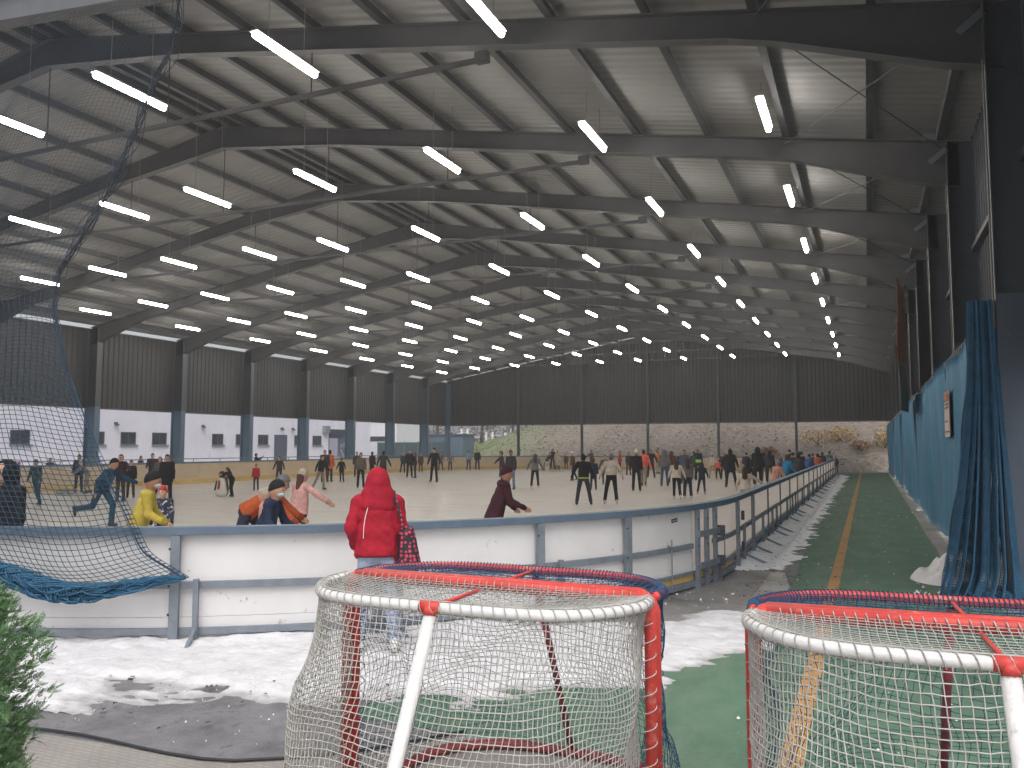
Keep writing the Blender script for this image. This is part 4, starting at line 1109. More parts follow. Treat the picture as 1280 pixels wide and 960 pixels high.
# frames
def rafter(mb, xa, xb, y):
    xs = np.linspace(xa, xb, 27)
    def dep(x):
        e = min(abs(x - XL), abs(x - XR)); r_ = abs(x - XC)
        return .44 + max(0, 1 - e / 3.0) * .50 + max(0, 1 - r_ / 4.0) * .2
    top = [(x, y, ztop(x)) for x in xs]; bot = [(x, y, ztop(x) - dep(x)) for x in xs]
    w = .012
    for i in range(len(xs) - 1):
        q = [top[i], top[i + 1], bot[i + 1], bot[i]]
        mb.prism([(a, y - w, c) for a, b, c in q], (0, 2 * w, 0))
    for ln, dz in ((top, -.02), (bot, 0)):
        for i in range(len(xs) - 1):
            q = [ln[i], ln[i + 1]]
            mb.prism([(q[0][0], y - .11, q[0][2] + dz), (q[1][0], y - .11, q[1][2] + dz), (q[1][0], y - .11, q[1][2] + dz + .02), (q[0][0], y - .11, q[0][2] + dz + .02)], (0, .22, 0))
for i, y in enumerate(FY):
    dk = mat('steel_column_top', (.055, .062, .072), .5, var=.1)
    m = HB(); rafter(m, XL - .2, XC, y); rafter(m, XC, XR + .2, y)
    fr = m.build('portal_frame', beam, hall)
    for sx, x0, x1 in ((-1, XL - .35, XL + .38), (1, XR - .03, XR + .44)):
        c = HB(); zt = ztop(x0) - .03
        for c.cur, za, zb in ((0, 0, 3.86), (1, 3.861, zt)):
            if sx > 0 and c.cur == 0: c.box((x0, y - .15, za), (x1, y + .15, zb)); continue
            c.box((x0 + .02, y - .012, za), (x1 - .02, y + .012, zb)); c.box((x0, y - .15, za), (x0 + .02, y + .15, zb)); c.box((x1 - .02, y - .15, za), (x1, y + .15, zb))
        c.cur = 0
        c.box((x0 - .06, y - .2, 0), (x1 + .06, y + .2, .03))
        c.build('column', [colr if sx > 0 else colb, dk], fr)
    k = HB(); k.box((XR - .42, y - .13, ztop(XR - .2) + .03), (XR - .05, y - .105, ztop(XR - .2) + .15)); k.bar((XR - .32, y - .115, 7.42), (XR - .02, y - .115, 7.66), .008, .10)
    k.build('eave_bracket', mat('bracket_grey', (.15, .17, .20), .4, .2), fr)
    t = HB(); t.bar((-27.35, y + .03, 8.5), (-5.85, y + .03, 8.5), .06, .085)
    for xx in (-9.4, -13.0, -16.6, -20.2, -23.8):
        t.tube([(xx, y + .03, 8.5), (xx, y + .03, ztop(xx) - .4)], .014, 5)
    t.box((-5.95, y - .05, 8.44), (-5.72, y + .1, 8.62)); t.box((-27.48, y - .05, 8.44), (-27.25, y + .1, 8.62))
    if i > 0: t.build('tie_rod', mat('tie_dark', (.042, .042, .044), .55, var=.1), fr)
    p = HB(); p.tube([(XR - .06, y - .2, 3.4), (XR - .06, y - .2, ztop(XR) - .85)], .012, 6); p.build('lit_edge_strip', mat('lit_edge_beige', (.13, .11, .09), .5, var=.1), fr)  # added thin strip, its beige stands for the lamp-lit column edge
m = HB()
for y in FY[:-1]:
    for (xa, xb) in ((-1.4, 1.5),):
        za, zb = ztop(xa) - .12, ztop(xb) - .12
        m.tube([(xa, y, za), (xb, y + 5.46, zb)], .011, 5); m.tube([(xb, y, zb), (xa, y + 5.46, za)], .011, 5)
m.build('wind_bracing', beam, hall)
# pale steel beam low across the open front
m = HB(); m.prism([(-17.5, 6.55, 8.02), (-3.0, 6.55, 6.6), (-3.0, 6.55, 6.92), (-17.5, 6.55, 8.36)], (0, .2, 0)); m.prism([(-17.5, 6.48, 8.36), (-3.0, 6.48, 6.92), (-3.0, 6.48, 6.945), (-17.5, 6.48, 8.385)], (0, .34, 0))
m.build('front_beam', mat('beam_pale', (.13, .135, .145), .5, var=.08), hall)
# upper walls of profiled sheet
def profiled(name, p0, p1, zb, zt, nrm, m_, period=.3, dep=.045):
    p0, p1 = Vector(p0), Vector(p1); L = (p1 - p0).length; d = (p1 - p0) / L
    prof = []
    x = 0
    while x < L:
        for fx, o in ((0, 0), (.30, 0), (.40, 1), (.72, 1), (.82, 0)):
            if x + fx * period < L: prof.append((x + fx * period, o * dep))
        x += period
    prof.append((L, 0))
    V, F = [], []
    for (x, o) in prof:
        q = p0 + d * x + Vector(nrm) * o
        V += [(q.x, q.y, zb(q) if callable(zb) else zb), (q.x, q.y, zt(q) if callable(zt) else zt)]
    for i in range(len(prof) - 1): F.append((2 * i, 2 * i + 2, 2 * i + 3, 2 * i + 1))
    b = HB(); b.add(V, F)
    # closed back so that the sheet has thickness
    q0, q1 = p0 - Vector(nrm) * .05, p1 - Vector(nrm) * .05
    z = lambda f, q: f(q) if callable(f) else f
    b.add([(q0.x, q0.y, z(zb, q0)), (q1.x, q1.y, z(zb, q1)), (q1.x, q1.y, z(zt, q1)), (q0.x, q0.y, z(zt, q0))], [(0, 1, 2, 3)])
    e = Vector(nrm)
    bb = [p0 + e * dep, p1 + e * dep, q1, q0]
    b.add([(q.x, q.y, z(zb, q) - .01) for q in bb], [(0, 1, 2, 3)])
    return b.build(name, m_, hall)
xw = XL - .42
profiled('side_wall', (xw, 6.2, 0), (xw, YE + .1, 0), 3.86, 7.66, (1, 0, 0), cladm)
m = HB(); m.box((xw - .08, 6.2, 3.78), (xw + .1, YE, 3.852)); m.box((xw - .05, 6.2, 7.665), (xw + .12, YE, 7.73)); m.build('wall_rail', beam, hall)
xe = XR + .48
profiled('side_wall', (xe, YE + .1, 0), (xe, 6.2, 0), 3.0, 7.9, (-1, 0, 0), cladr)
m = HB(); m.box((xe - .15, 6.2, 3.2), (xe - .05, YE, 3.32)); m.box((xe - .15, 6.2, 5.6), (xe - .05, YE, 5.7)); m.build('wall_rail', beam, hall)
ye = YE + .2
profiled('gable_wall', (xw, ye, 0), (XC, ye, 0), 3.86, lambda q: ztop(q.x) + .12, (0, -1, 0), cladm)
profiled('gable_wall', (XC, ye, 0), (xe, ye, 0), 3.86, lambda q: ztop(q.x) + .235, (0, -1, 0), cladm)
m = HB(); m.box((xw, ye - .06, 3.77), (xe, ye + .1, 3.85)); m.build('wall_rail', beam, hall)
for x_ in (-28.05, -22.2, -16.5, -10.8, -4.95):
    m = HB(); m.box((x_ - .09, ye - .30, 0), (x_ + .09, ye - .28, ztop(x_))); m.box((x_ - .012, ye - .28, 0), (x_ + .012, ye - .1, ztop(x_))); m.box((x_ - .09, ye - .1, 0), (x_ + .09, ye - .08, ztop(x_))); m.build('gable_post', mat('gable_post_dark', (.055, .07, .08), .5, var=.1), hall)
m = HB(); m.box((xw - .1, ye - .3, 0), (xw + .4, ye - .1, 7.6)); m.build('corner_post', colb, hall)

# ------------------------------------------------------------------ lamps
ROWX = [-1.59, -5.08, -8.65, -12.17, -15.58, -18.55, -22.14, -25.64, -29.13, -31.75]
ROWZ = [8.15] + [8.4] * 7 + [8.3, 8.0]
ROWY = [15.6] + [16.0] * 7 + [15.9, 15.1]
lampw = bpy.data.materials.new('lamp_tube'); lampw.use_nodes = True
lb = lampw.node_tree.nodes['Principled BSDF']
lb.inputs['Base Color'].default_value = (.9, .9, .88, 1)
lb.inputs['Emission Color'].default_value = (1.0, .955, .89, 1)
lb.inputs['Emission Strength'].default_value = 46.0
lhouse = mat('lamp_housing', (.5, .5, .5), .5, var=.05)
rowname = ['row nearest the right wall', 'second row from the right wall', 'third row from the right wall', 'fourth row from the right wall', 'row just right of the roof ridge',
           'row just left of the roof ridge', 'fourth row from the left wall', 'third row from the left wall', 'second row from the left wall', 'row nearest the left wall']
def lamp_mesh(row):
    x = ROWX[row]; zr = ztop(x) + .2 - ROWZ[row]
    root = empty('pendant_lamp', (x, 16.0, 8.4))
    tag(root, None, 'lamp', 'tube lamps hanging in rows under the roof')
    hb = MB(); hb.prism([(-.045, -.80, .045), (.045, -.80, .045), (.075, -.80, .02), (-.075, -.80, .02)], (0, 1.6, 0)); hb.build('housing', lhouse, root)
    tb = MB(); tb.tube([(0, -.79, -.03), (0, -.77, -.03), (0, .77, -.03), (0, .79, -.03)], [.03, .052, .052, .03], 10); tb.build('light_tube', lampw, root, True)
    wr = MB()
    for yy in (-.45, .45): wr.tube([(0, yy, .045), (0, yy, zr)], .0065, 4)
    wr.build('suspension_wire', mat('wire_grey', (.22, .22, .22), .5, var=0), root)
    return root
ORD = ['nearest', 'second', 'third', 'fourth', 'fifth', 'sixth', 'seventh', 'eighth', 'ninth', 'tenth', 'last']
def in_frame(x, y, z):
    c_, s_ = math.cos(R(23.44)), math.sin(R(23.44))
    xc, d = x * c_ + y * s_, y * c_ - x * s_
    u, v = xc / d * 1021.3, 1021.3 * math.tan(math.atan2(z - 1.9, d) - R(4.39))
    return abs(u) < 640 and abs(v) < 480
for r_ in range(10):
    base = lamp_mesh(r_)
    k_ = 0
    for n in range(-1, 9):
        y_ = ROWY[r_] + 5.46 * n
        if not any(in_frame(ROWX[r_], y_ + e, ROWZ[r_]) for e in (-.8, 0, .8)):
            continue
        o = base if k_ == 0 else copy_thing(base)
        o.location = (ROWX[r_], y_, ROWZ[r_])
        o['label'] = 'white tube lamp, %s to be seen in the %s' % (ORD[k_], rowname[r_])
        k_ += 1
# ------------------------------------------------------------------ right side: tarpaulins, banner, notice
tarpm = ribbed(mat('tarp_blue', (.034, .16, .27), .6, var=.16, vscale=1.0, spec=.25, dirt=((.045, .12, .18), 1.2, .5, .2)), 'Z', .05, .10)
def tarp(y0, y1, i):
    n, k = 60, 18
    ys = np.linspace(y0, y1, n); zs = np.linspace(0, 1, k)
    Yg, T = np.meshgrid(ys, zs, indexing='ij')
    q = (Yg - y0) / (y1 - y0)
    zt = 3.52 - .10 * np.sin(q * math.pi) + (.12 if i == 0 else 0) * (1 - q)
    zb = .10 + .06 * np.sin(q * 5 + i) + .03 * np.sin(q * 13 + 2 * i)
    if i == 5: zb = zb + np.clip(1 - np.abs(q - .9) / .1, 0, 1) * 1.1
    Z = zb + (zt - zb) * T
    fold = .05 * np.sin(Yg * 2.1 + i * 1.7 + .6 * T) + .03 * np.sin(Yg * 5.3 + i) + .05 * np.sin(T * 3 + Yg * .7)
    fold *= (.35 + .65 * np.sin(T * math.pi) + .25 * (1 - T))
    X = 1.47 - .05 * (i % 2) + fold * .9 - .05
    X2 = X + .008
    A = np.stack([X, Yg, Z], -1).reshape(-1, 3); B = np.stack([X2, Yg, Z], -1).reshape(-1, 3)
    I = np.arange(n * k).reshape(n, k); N = n * k
    F = np.stack([I[:-1, :-1], I[:-1, 1:], I[1:, 1:], I[1:, :-1]], -1).reshape(-1, 4)
    V = np.concatenate([A, B])
    F2 = F[:, ::-1] + N
    rim = list(I[0, :]) + list(I[1:, -1]) + list(I[-1, :-1][::-1]) + list(I[1:-1, 0][::-1])
    rim = np.array(rim); nx_ = np.roll(rim, -1)
    F3 = np.stack([rim, nx_, nx_ + N, rim + N], 1)
    ymid = (y0 + y1) / 2
    V[:, 1] -= ymid
    root = empty('tarpaulin', (0, ymid, 0))
    lab = ['nearest blue ribbed tarpaulin on the right wall, just beyond the gathered net', 'second blue tarpaulin from the near end, the one that carries the paper notice', 'third blue tarpaulin from the near end of the right wall, beyond the notice',
           'blue tarpaulin below the tall faded banner on the right wall'][i] if i < 4 else 'blue tarpaulin hanging far along the right wall past the tall faded banner'
    tag(root, lab, 'tarpaulin', 'blue tarpaulins along the right wall')
    npobj('sheet', V, np.concatenate([F, F2, F3]), tarpm, root, True)
    m = MB(); m.tube([(1.50, y0 - ymid, 3.6), (1.50, y1 - ymid, 3.6)], .012, 6)
    m.build('wire_rope', mat('rope_grey', (.12, .12, .12), .6, var=0), root)
    m = MB(); m.tube([(1.455 if q % 2 else 1.50, yy - ymid, 3.40 if q % 2 else 3.61) for q, yy in enumerate(np.linspace(y0 + .1, y1 - .1, 25))], .006, 4)
    m.build('lacing', mat('rope_pale', (.3, .3, .3), .6, var=0), root)
for i in range(10):
    tarp(FY[i + 1] + .05 if i else 12.45, (FY[i + 2] if i < 9 else YE) - .05, i)
# tall faded banner and the paper notice
def sheet(name, x, y0, y1, z0, z1, m_, curve=.04, thick=.006):
    n, k = 10, 12
    Yg, Zg = np.meshgrid(np.linspace(y0, y1, n), np.linspace(z0, z1, k), indexing='ij')
    X = x + curve * np.sin((Yg - y0) / (y1 - y0) * 3.1) + curve * .5 * np.sin(Zg * 2.3)
    A = np.stack([X, Yg, Zg], -1).reshape(-1, 3); I = np.arange(n * k).reshape(n, k); N = n * k
    F = np.stack([I[:-1, :-1], I[:-1, 1:], I[1:, 1:], I[1:, :-1]], -1).reshape(-1, 4)
    V = np.concatenate([A, A + [thick, 0, 0]])
    rim = np.array(list(I[0, :]) + list(I[1:, -1]) + list(I[-1, :-1][::-1]) + list(I[1:-1, 0][::-1])); nx_ = np.roll(rim, -1)
    return V, np.concatenate([F, F[:, ::-1] + N, np.stack([rim, nx_, nx_ + N, rim + N], 1)])
bn = empty('banner', (1.05, 27.2, 0), -.13)
tag(bn, 'tall narrow faded banner, orange above and grey-green below, high on the right wall', 'banner')
V, F = sheet('cloth', 0, -1.15, 1.15, 4.35, 6.75, None, .05); npobj('upper_cloth', V, F, mat('banner_orange', (.78, .30, .14), .7, var=.25, vscale=1.1, dirt=((.62, .42, .25), .9, .5, .15)), bn, True)
V, F = sheet('cloth', 0, -1.15, 1.15, 2.95, 4.345, None, .05); npobj('lower_cloth', V, F, mat('banner_grey', (.36, .38, .34), .7, var=.25, vscale=1.3, dirt=((.32, .23, .2), 1.1, .55, .12)), bn, True)
m = MB(); m.tube([(0, -1.2, 6.8), (0, 1.2, 6.8)], .02, 6)
for yy in (-1.1, 1.1): m.tube([(0, yy, 6.8), (.35, yy, 6.8)], .012, 5)
m.build('rod', beam, bn)
nb = empty('notice', (1.36, 16.95, 0))
tag(nb, 'pale weathered paper notice with a reddish heading fixed to the second tarpaulin', 'notice')
V, F = sheet('paper', 0, -.5, .5, 2.08, 2.93, None, .012, .01); npobj('paper', V, F, mat('notice_paper', (.50, .42, .38), .8, var=.12, vscale=2.5), nb, True)
m = MB()
m.box((-.012, -.40, 2.74), (-.004, .40, 2.87)); m.build('heading', mat('notice_red', (.40, .14, .11), .8, var=.2), nb)
m = MB()
for (z, a, b) in ((2.66, -.38, .3), (2.60, -.38, .36), (2.35, -.1, .25), (2.16, -.36, .34)):
    yy = a
    while yy < b:
        L = rng.uniform(.05, .12); m.box((-.012, yy, z), (-.004, min(yy + L, b), z + .03)); yy += L + .03
m.build('lettering', mat('notice_ink', (.22, .15, .14), .8, var=.1), nb)

# ------------------------------------------------------------------ blue nets
netblue = mat('net_blue', (.028, .108, .195), .75, var=.2, vscale=6)
netdark = mat('net_dark_blue', (.026, .036, .050), .8, var=.2, vscale=6)
# left safety net: gathered edge sweeping down from the roof, hanging over the near boards
EDGE = np.array([(-6.85, 6.6, 7.3), (-7.01, 6.6, 6.36), (-7.26, 6.47, 5.66), (-7.37, 6.28, 4.94), (-7.57, 6.09, 4.29), (-7.77, 5.92, 3.75), (-7.73, 5.81, 3.35), (-7.41, 5.73, 2.78),
                 (-7.05, 5.69, 2.21), (-6.8, 5.68, 1.74), (-6.47, 5.72, 1.25), (-6.29, 5.76, .9), (-5.95, 5.93, .67)])
sn = empty('safety_net', (-8.2, 5.4, 0))
tag(sn, 'blue safety net hanging from the roof edge and draped over the near left boards', 'net')
O_ = np.array(sn.location)
ek = np.concatenate([[0], np.cumsum(np.linalg.norm(np.diff(EDGE, axis=0), axis=1))])
nt_ = 150
tq = np.linspace(0, ek[-1], nt_)
E = np.stack([np.interp(tq, ek, EDGE[:, i]) for i in range(3)], 1)
for _ in range(3): E[1:-1] = .25 * E[:-2] + .5 * E[1:-1] + .25 * E[2:]
nc = 62
Gd = np.zeros((nt_, nc, 3))
cell = .057
for j in range(nc):
    q = j * cell
    # spacing tight near the gathered edge, opening out to the left
    loose = 1 - math.exp(-q / .22)
    sx = q * loose
    x = E[:, 0] - sx
    bend = np.clip((1.9 - E[:, 2]) / 1.6, 0, 1)
    z = E[:, 2] + (.10 * np.sin(q * 1.35 + .4) * np.clip(E[:, 2] / 3, .3, 1.6)) * loose - bend * (0.24 * np.sin(np.clip(q / 1.9, 0, 1) * math.pi)) - bend * .04 * q
    z += .035 * np.sin(q * 4.3 + E[:, 2] * 2.1) * loose
    yb = np.array([ACY - math.sqrt(max(RR * RR - (xx - ACX) ** 2, 0)) if xx > ACX else RY0 for xx in x])
    w = np.clip((E[:, 2] - 1.2) / 5.4, 0, 1)
    y = (1 - w) * (yb - .16 - .05 * np.sin(q * 2 + E[:, 2] * 3)) + w * 6.6 + .05 * np.sin(q * 5.0) * w
    Gd[:, j] = np.stack([x, y, np.maximum(z, .50)], 1)
Gd[:, 0] = E
netmesh = mat('net_mesh', (.022, .055, .095), .8, var=.2, vscale=6)
for za, zb, rr in ((-1, 1.75, .0038), (1.68, 2.5, .0034), (2.44, 3.4, .0028), (3.33, 4.2, .0020), (4.15, 9, .0014)):
    k_ = (E[:, 2] > za) & (E[:, 2] < zb)
    V, F = net_wires(Gd[k_] - O_, rr)
    npobj('mesh', V, F, netmesh, sn)
# second, finer veil in the upper part
up_ = E[:, 2] > 2.3
G2 = Gd[up_][:, :60].copy()
G2[..., 1] += .22 + .06 * np.sin(G2[..., 0] * 7); G2[..., 0] += .06 * np.sin(G2[..., 2] * 3)

# gathered edge: a bundle of cords
def bundle(name, pts, rad, m_, parent, n=16, cord=.006, tight=.8):
    pts = np.asarray(pts); A, B = [], []
    L = len(pts)
    for c in range(n):
        ph = rng.uniform(0, 6.28); fr = rng.uniform(.15, .5); rr = rng.uniform(.2, 1)
        t = np.arange(L)
        offs = np.stack([np.cos(ph + fr * t) * rr, np.sin(ph * 1.7 + fr * 1.3 * t) * rr, np.sin(ph + .7 * fr * t) * rr], 1) * np.asarray(rad).reshape(-1, 1)
        q = pts + offs
        A.append(q[:-1]); B.append(q[1:])
    V, F = wires(np.concatenate(A), np.concatenate(B), cord, 4)
    return npobj(name, V, F, m_, parent)
bundle('gathered_edge', E[:100] - O_, np.interp(np.arange(100), [0, 8, 40, 70, 99], [.04, .07, .085, .06, .02]), netdark, sn, 12, .0045)
bundle('gathered_edge', E[95:] - O_, np.full(len(E[95:]), .010), netmesh, sn, 5, .0035)
BT = np.array([(-8.6, 5.02, .86), (-8.0, 5.12, .80), (-7.57, 5.22, .73), (-7.27, 5.33, .63), (-6.98, 5.45, .535), (-6.7, 5.57, .53), (-6.44, 5.70, .585), (-6.18, 5.84, .64), (-5.95, 5.95, .67)])
bk_ = np.concatenate([[0], np.cumsum(np.linalg.norm(np.diff(BT, axis=0), axis=1))])
bt = np.stack([np.interp(np.linspace(0, bk_[-1], 110), bk_, BT[:, i]) for i in range(3)], 1)
for _ in range(4): bt[1:-1] = .25 * bt[:-2] + .5 * bt[1:-1] + .25 * bt[2:]
bundle('bunched_hem', bt - O_, np.interp(np.arange(110), [0, 40, 70, 95, 109], [.10, .085, .085, .05, .015]), netblue, sn, 80, .0075)
# crumpled folds of net lying in the hem
nf = 12; Gf = np.zeros((110, nf, 3))
for j in range(nf):
    a = j / nf * 5.5
    rad = np.interp(np.arange(110), [0, 40, 70, 95, 109], [.09, .08, .08, .045, .012])
    Gf[:, j] = bt + np.stack([.0 * rad, -np.cos(a) * rad * .6 - .02, np.sin(a) * rad * 1.05 + .012 * np.sin(np.arange(110) * .9 + j)], 1)
V, F = net_wires(Gf - O_, .009); npobj('bunched_hem', V, F, netblue, sn)

# right safety net, gathered like a curtain beside the near column
rn = empty('safety_net', (1.4, 12.2, 0))
tag(rn, 'blue net gathered like a curtain beside the nearest right column, spreading on the floor', 'net')
O2 = np.array(rn.location)
ma, na = 190, 120
A_, T_ = np.meshgrid(np.linspace(0, 1, ma), np.linspace(0, 1, na), indexing='ij')       # T: 0 bottom, 1 top
wid = .30 + .62 * (1 - T_) ** 1.6
z = .03 + 3.75 * T_
xc = 1.42 - .18 * (1 - T_) ** 2
foldA = .07 + .06 * (1 - T_)
ph = A_ * 2 * math.pi * 7 + .8 * np.sin(A_ * 9)
Xg = xc + (A_ - .5) * wid + .03 * np.sin(ph * 1.3 + 2 * T_)
Yg = 12.05 + foldA * np.sin(ph + 1.2 * T_) - .1 * (1 - T_) ** 3
flare = np.clip(.10 - T_, 0, 1) / .10
Xg = Xg - flare ** 2 * .12 * np.sin(A_ * 3.0); Yg = Yg - flare ** 2 * .22
G3 = np.stack([Xg, Yg, z], -1)
V, F = net_wires(G3 - O2, .0042); npobj('mesh', V, F, netblue, rn)
G4 = G3[8:-24].copy(); G4[..., 1] += .09; G4[..., 0] += .015 * np.sin(G4[..., 2] * 5)
V, F = net_wires(G4 - O2, .0044); npobj('mesh', V, F, netmesh, rn)
hp = np.array([(1.12 + i * .02, 11.82 + .05 * math.sin(i * .5), .05) for i in range(50)])
bundle('bunched_foot', hp - O2, np.interp(np.arange(50), [0, 10, 35, 49], [.03, .06, .075, .05]), netblue, rn, 60, .008)
bundle('tie_rope', np.array([(1.60, 12.08, 3.72 - i * .03) for i in range(60)]) - O2, np.full(60, .02), netdark, rn, 8, .006)

# ------------------------------------------------------------------ hockey goals: two pairs, mouth to mouth
redp = mat('goal_red', (.56, .06, .05), .5, var=.2, vscale=6, dirt=((.62, .20, .15), 9, .56, .08))
whitef = mat('goal_white', (.66, .65, .64), .6, var=.10, vscale=8, bump=.3, bscale=30, dirt=((.40, .37, .33), 9, .60, .08))
twine = mat('net_twine', (.44, .43, .40), .85, var=.18, vscale=14)
darkred = mat('goal_dark_red', (.26, .045, .045), .5, var=.2, vscale=8)
def smooth_curve(pts, n):
    pts = np.asarray(pts, float)
    # Catmull-Rom
    P_ = np.vstack([2 * pts[0] - pts[1], pts, 2 * pts[-1] - pts[-2]])
    out = []
    m_ = len(pts) - 1
    for t in np.linspace(0, m_ - 1e-6, n):
        i = int(t); f = t - i
        a, b, c, d = P_[i], P_[i + 1], P_[i + 2], P_[i + 3]
        out.append(.5 * ((2 * b) + (c - a) * f + (2 * a - 5 * b + 4 * c - d) * f * f + (3 * b - a - 3 * c + d) * f ** 3))
    return np.array(out)
def goal(x, y, rz, label, frame_m, net_m, cell, padded, lace_m, seed):
    """hockey goal, mouth towards local +Y at y = 0, back towards -Y"""
    root = empty('hockey_goal', (x, y, .008), R(rz))
    tag(root, label, 'goal', 'hockey goals standing mouth to mouth')
    W, Hh = .82, 1.215
    bul = .02 if padded else .01
    m = MB(); 
    for sg in (-1, 1):
        p = MB(); p.tube([(sg * W, 0, .0), (sg * W, 0, Hh - .07), (sg * (W - .02), 0, Hh - .02), (sg * (W - .07), 0, Hh)], .03, 12); p.build('post', redp, root, True)
    m.tube([(-W + .06, 0, Hh), (W - .06, 0, Hh)], .03, 12); m.build('crossbar', redp, root, True)
    top = smooth_curve([(-W, -.02, Hh - .01), (-W + .01, -.20, Hh - .012), (-W + .16, -.43, Hh - .012), (-.42, -.53, Hh - .012), (0, -.545, Hh - .012), (.42, -.53, Hh - .012), (W - .16, -.43, Hh - .012), (W - .01, -.20, Hh - .012), (W, -.02, Hh - .01)], 60)
    m = MB(); m.tube([tuple(p) for p in top], .024 if padded else .021, 10); m.build('top_frame', frame_m, root, True)
    base = smooth_curve([(-W, 0, .03), (-W - bul, -.35, .03), (-W + .08 - bul, -.80, .03), (-.46, -1.06, .03), (0, -1.12, .03), (.46, -1.06, .03), (W - .08 + bul, -.80, .03), (W + bul, -.35, .03), (W, 0, .03)], 90)
    m = MB(); m.tube([tuple(p) for p in base], .03, 10); m.build('base_frame', whitef if padded else darkred, root, True)
    m = MB(); m.tube([(0, -.545, Hh - .012), (0, -.72, .75), (0, -1.12, .04)] if False else [(0, -.55, Hh - .05), (0, -1.12, .04)], .031 if padded else .02, 10); m.build('back_support', whitef if padded else darkred, root, True)
    m = MB(); m.tube([(0, -.54, Hh - .012), (0, 0, Hh - .012)], .009, 8); m.build('top_brace', redp, root, True)
    if padded:
        m = MB(); m.tube([(-.05, -.545, Hh - .010), (.05, -.545, Hh - .010)], .027, 10); m.tube([(0, -.545, Hh - .01), (0, -.556, Hh - .045)], .030, 10); m.build('joint', redp, root, True)
    # back and side net, sagging between top frame and base frame
    per = np.linalg.norm(np.diff(base, axis=0), axis=1).sum()
    nu = int(per / cell); nv = int(1.34 / cell)
    tb = np.linspace(0, len(base) - 1, nu)
    Bp = np.stack([np.interp(tb, np.arange(len(base)), base[:, i]) for i in range(3)], 1)
    tt = np.linspace(0, len(top) - 1, nu)
    Tp = np.stack([np.interp(tt, np.arange(len(top)), top[:, i]) for i in range(3)], 1)
    G = np.zeros((nu, nv, 3))
    for j in range(nv):
        f = j / (nv - 1)
        q = Tp * (1 - f) + Bp * f
        inw = np.array([0, -.45, 0]) - q; inw[:, 2] = 0; inw /= np.linalg.norm(inw, axis=1, keepdims=True)
        sag = math.sin(f * math.pi) * .045
        q = q + inw * sag
        q += inw * .05 * math.sin(f * math.pi) * snoise(q, 3.2, seed)[:, None]
        dr = np.stack([snoise(q, 5.0, seed + 5), snoise(q, 5.5, seed + 11), snoise(q, 4.6, seed + 23)], 1)
        q = q + dr * cell * 1.25 * math.sin(f * math.pi) ** .5
        q += npr.normal(0, cell * .045, q.shape)
        if j == 0: q = Tp + np.array([0, 0, .029 if padded else .0])
        G[:, j] = q
    V, F = net_wires(G, .0028 if padded else .0018); npobj('netting', V, F, net_m, root)
    # net over the top
    nx_, ny_ = int(2 * W / cell), int(.56 / cell) + 1
    G = np.zeros((nx_, ny_, 3))
    depth = np.interp(np.linspace(-W, W, nx_), top[:, 0], -top[:, 1])
    for i, xx in enumerate(np.linspace(-W + .01, W - .01, nx_)):
        for j in range(ny_):
            f = j / (ny_ - 1)
            G[i, j] = (xx, -depth[i] * f, Hh + .03 * (1 - f) - .02 - .035 * math.sin(f * math.pi) * math.sin((xx + W) / (2 * W) * math.pi) + .022 * f)
    G[..., :2] += npr.normal(0, cell * .06, G[..., :2].shape)
    V, F = net_wires(G, .0021); npobj('netting', V, F, net_m, root)
    # lacing wound round frame and posts
    def lace(path, r, pitch, nm):
        path = np.asarray(path, float)
        L = np.concatenate([[0], np.cumsum(np.linalg.norm(np.diff(path, axis=0), axis=1))])
        n = int(L[-1] / pitch * 10)
        q = np.stack([np.interp(np.linspace(0, L[-1], n), L, path[:, i]) for i in range(3)], 1)
        d = np.gradient(q, axis=0); d /= np.linalg.norm(d, axis=1, keepdims=True)
        ref = np.array([0, 0, 1.0]) if abs(d[0][2]) < .8 else np.array([0, 1.0, 0])
        u = np.cross(d, ref); u /= np.linalg.norm(u, axis=1, keepdims=True); w = np.cross(d, u)
        ang = np.arange(n) / 10 * 2 * math.pi
        h = q + (u * np.cos(ang)[:, None] + w * np.sin(ang)[:, None]) * r
        V, F = wires(h[:-1], h[1:], .003); return npobj(nm, V, F, lace_m, root)
    lace(top, .029 if padded else .026, .05 if padded else .02, 'lacing')
    lace([(W - .004, -.03, .1), (W - .004, -.03, Hh - .1)], .034, .075, 'lacing')
    lace([(-W + .004, -.03, .1), (-W + .004, -.03, Hh - .1)], .034, .075, 'lacing')
    lace([(-W + .08, -.012, Hh - .01), (W - .08, -.012, Hh - .01)], .034, .04, 'lacing')
    return root
goalblue = mat('goal_net_blue', (.03, .075, .16), .8, var=.15, vscale=8)
goal(-1.735, 3.69, -1.0, 'left white-framed hockey goal with pale twine net, seen whole from behind', whitef, twine, .030, True, twine, 1.0)
goal(-1.735, 3.757, 179.0, 'left red-framed hockey goal with blue net, mouth against the white-framed goal by the red jacket', redp, goalblue, .042, False, goalblue, 2.0)
goal(.36, 3.60, 3.5, 'right white-framed hockey goal with pale twine net, cut by the photo edge', whitef, twine, .032, True, twine, 4.0)
goal(.355, 3.667, 183.5, 'right red-framed hockey goal with blue net, mouth against the white-framed goal at the edge', redp, goalblue, .042, False, goalblue, 6.0)

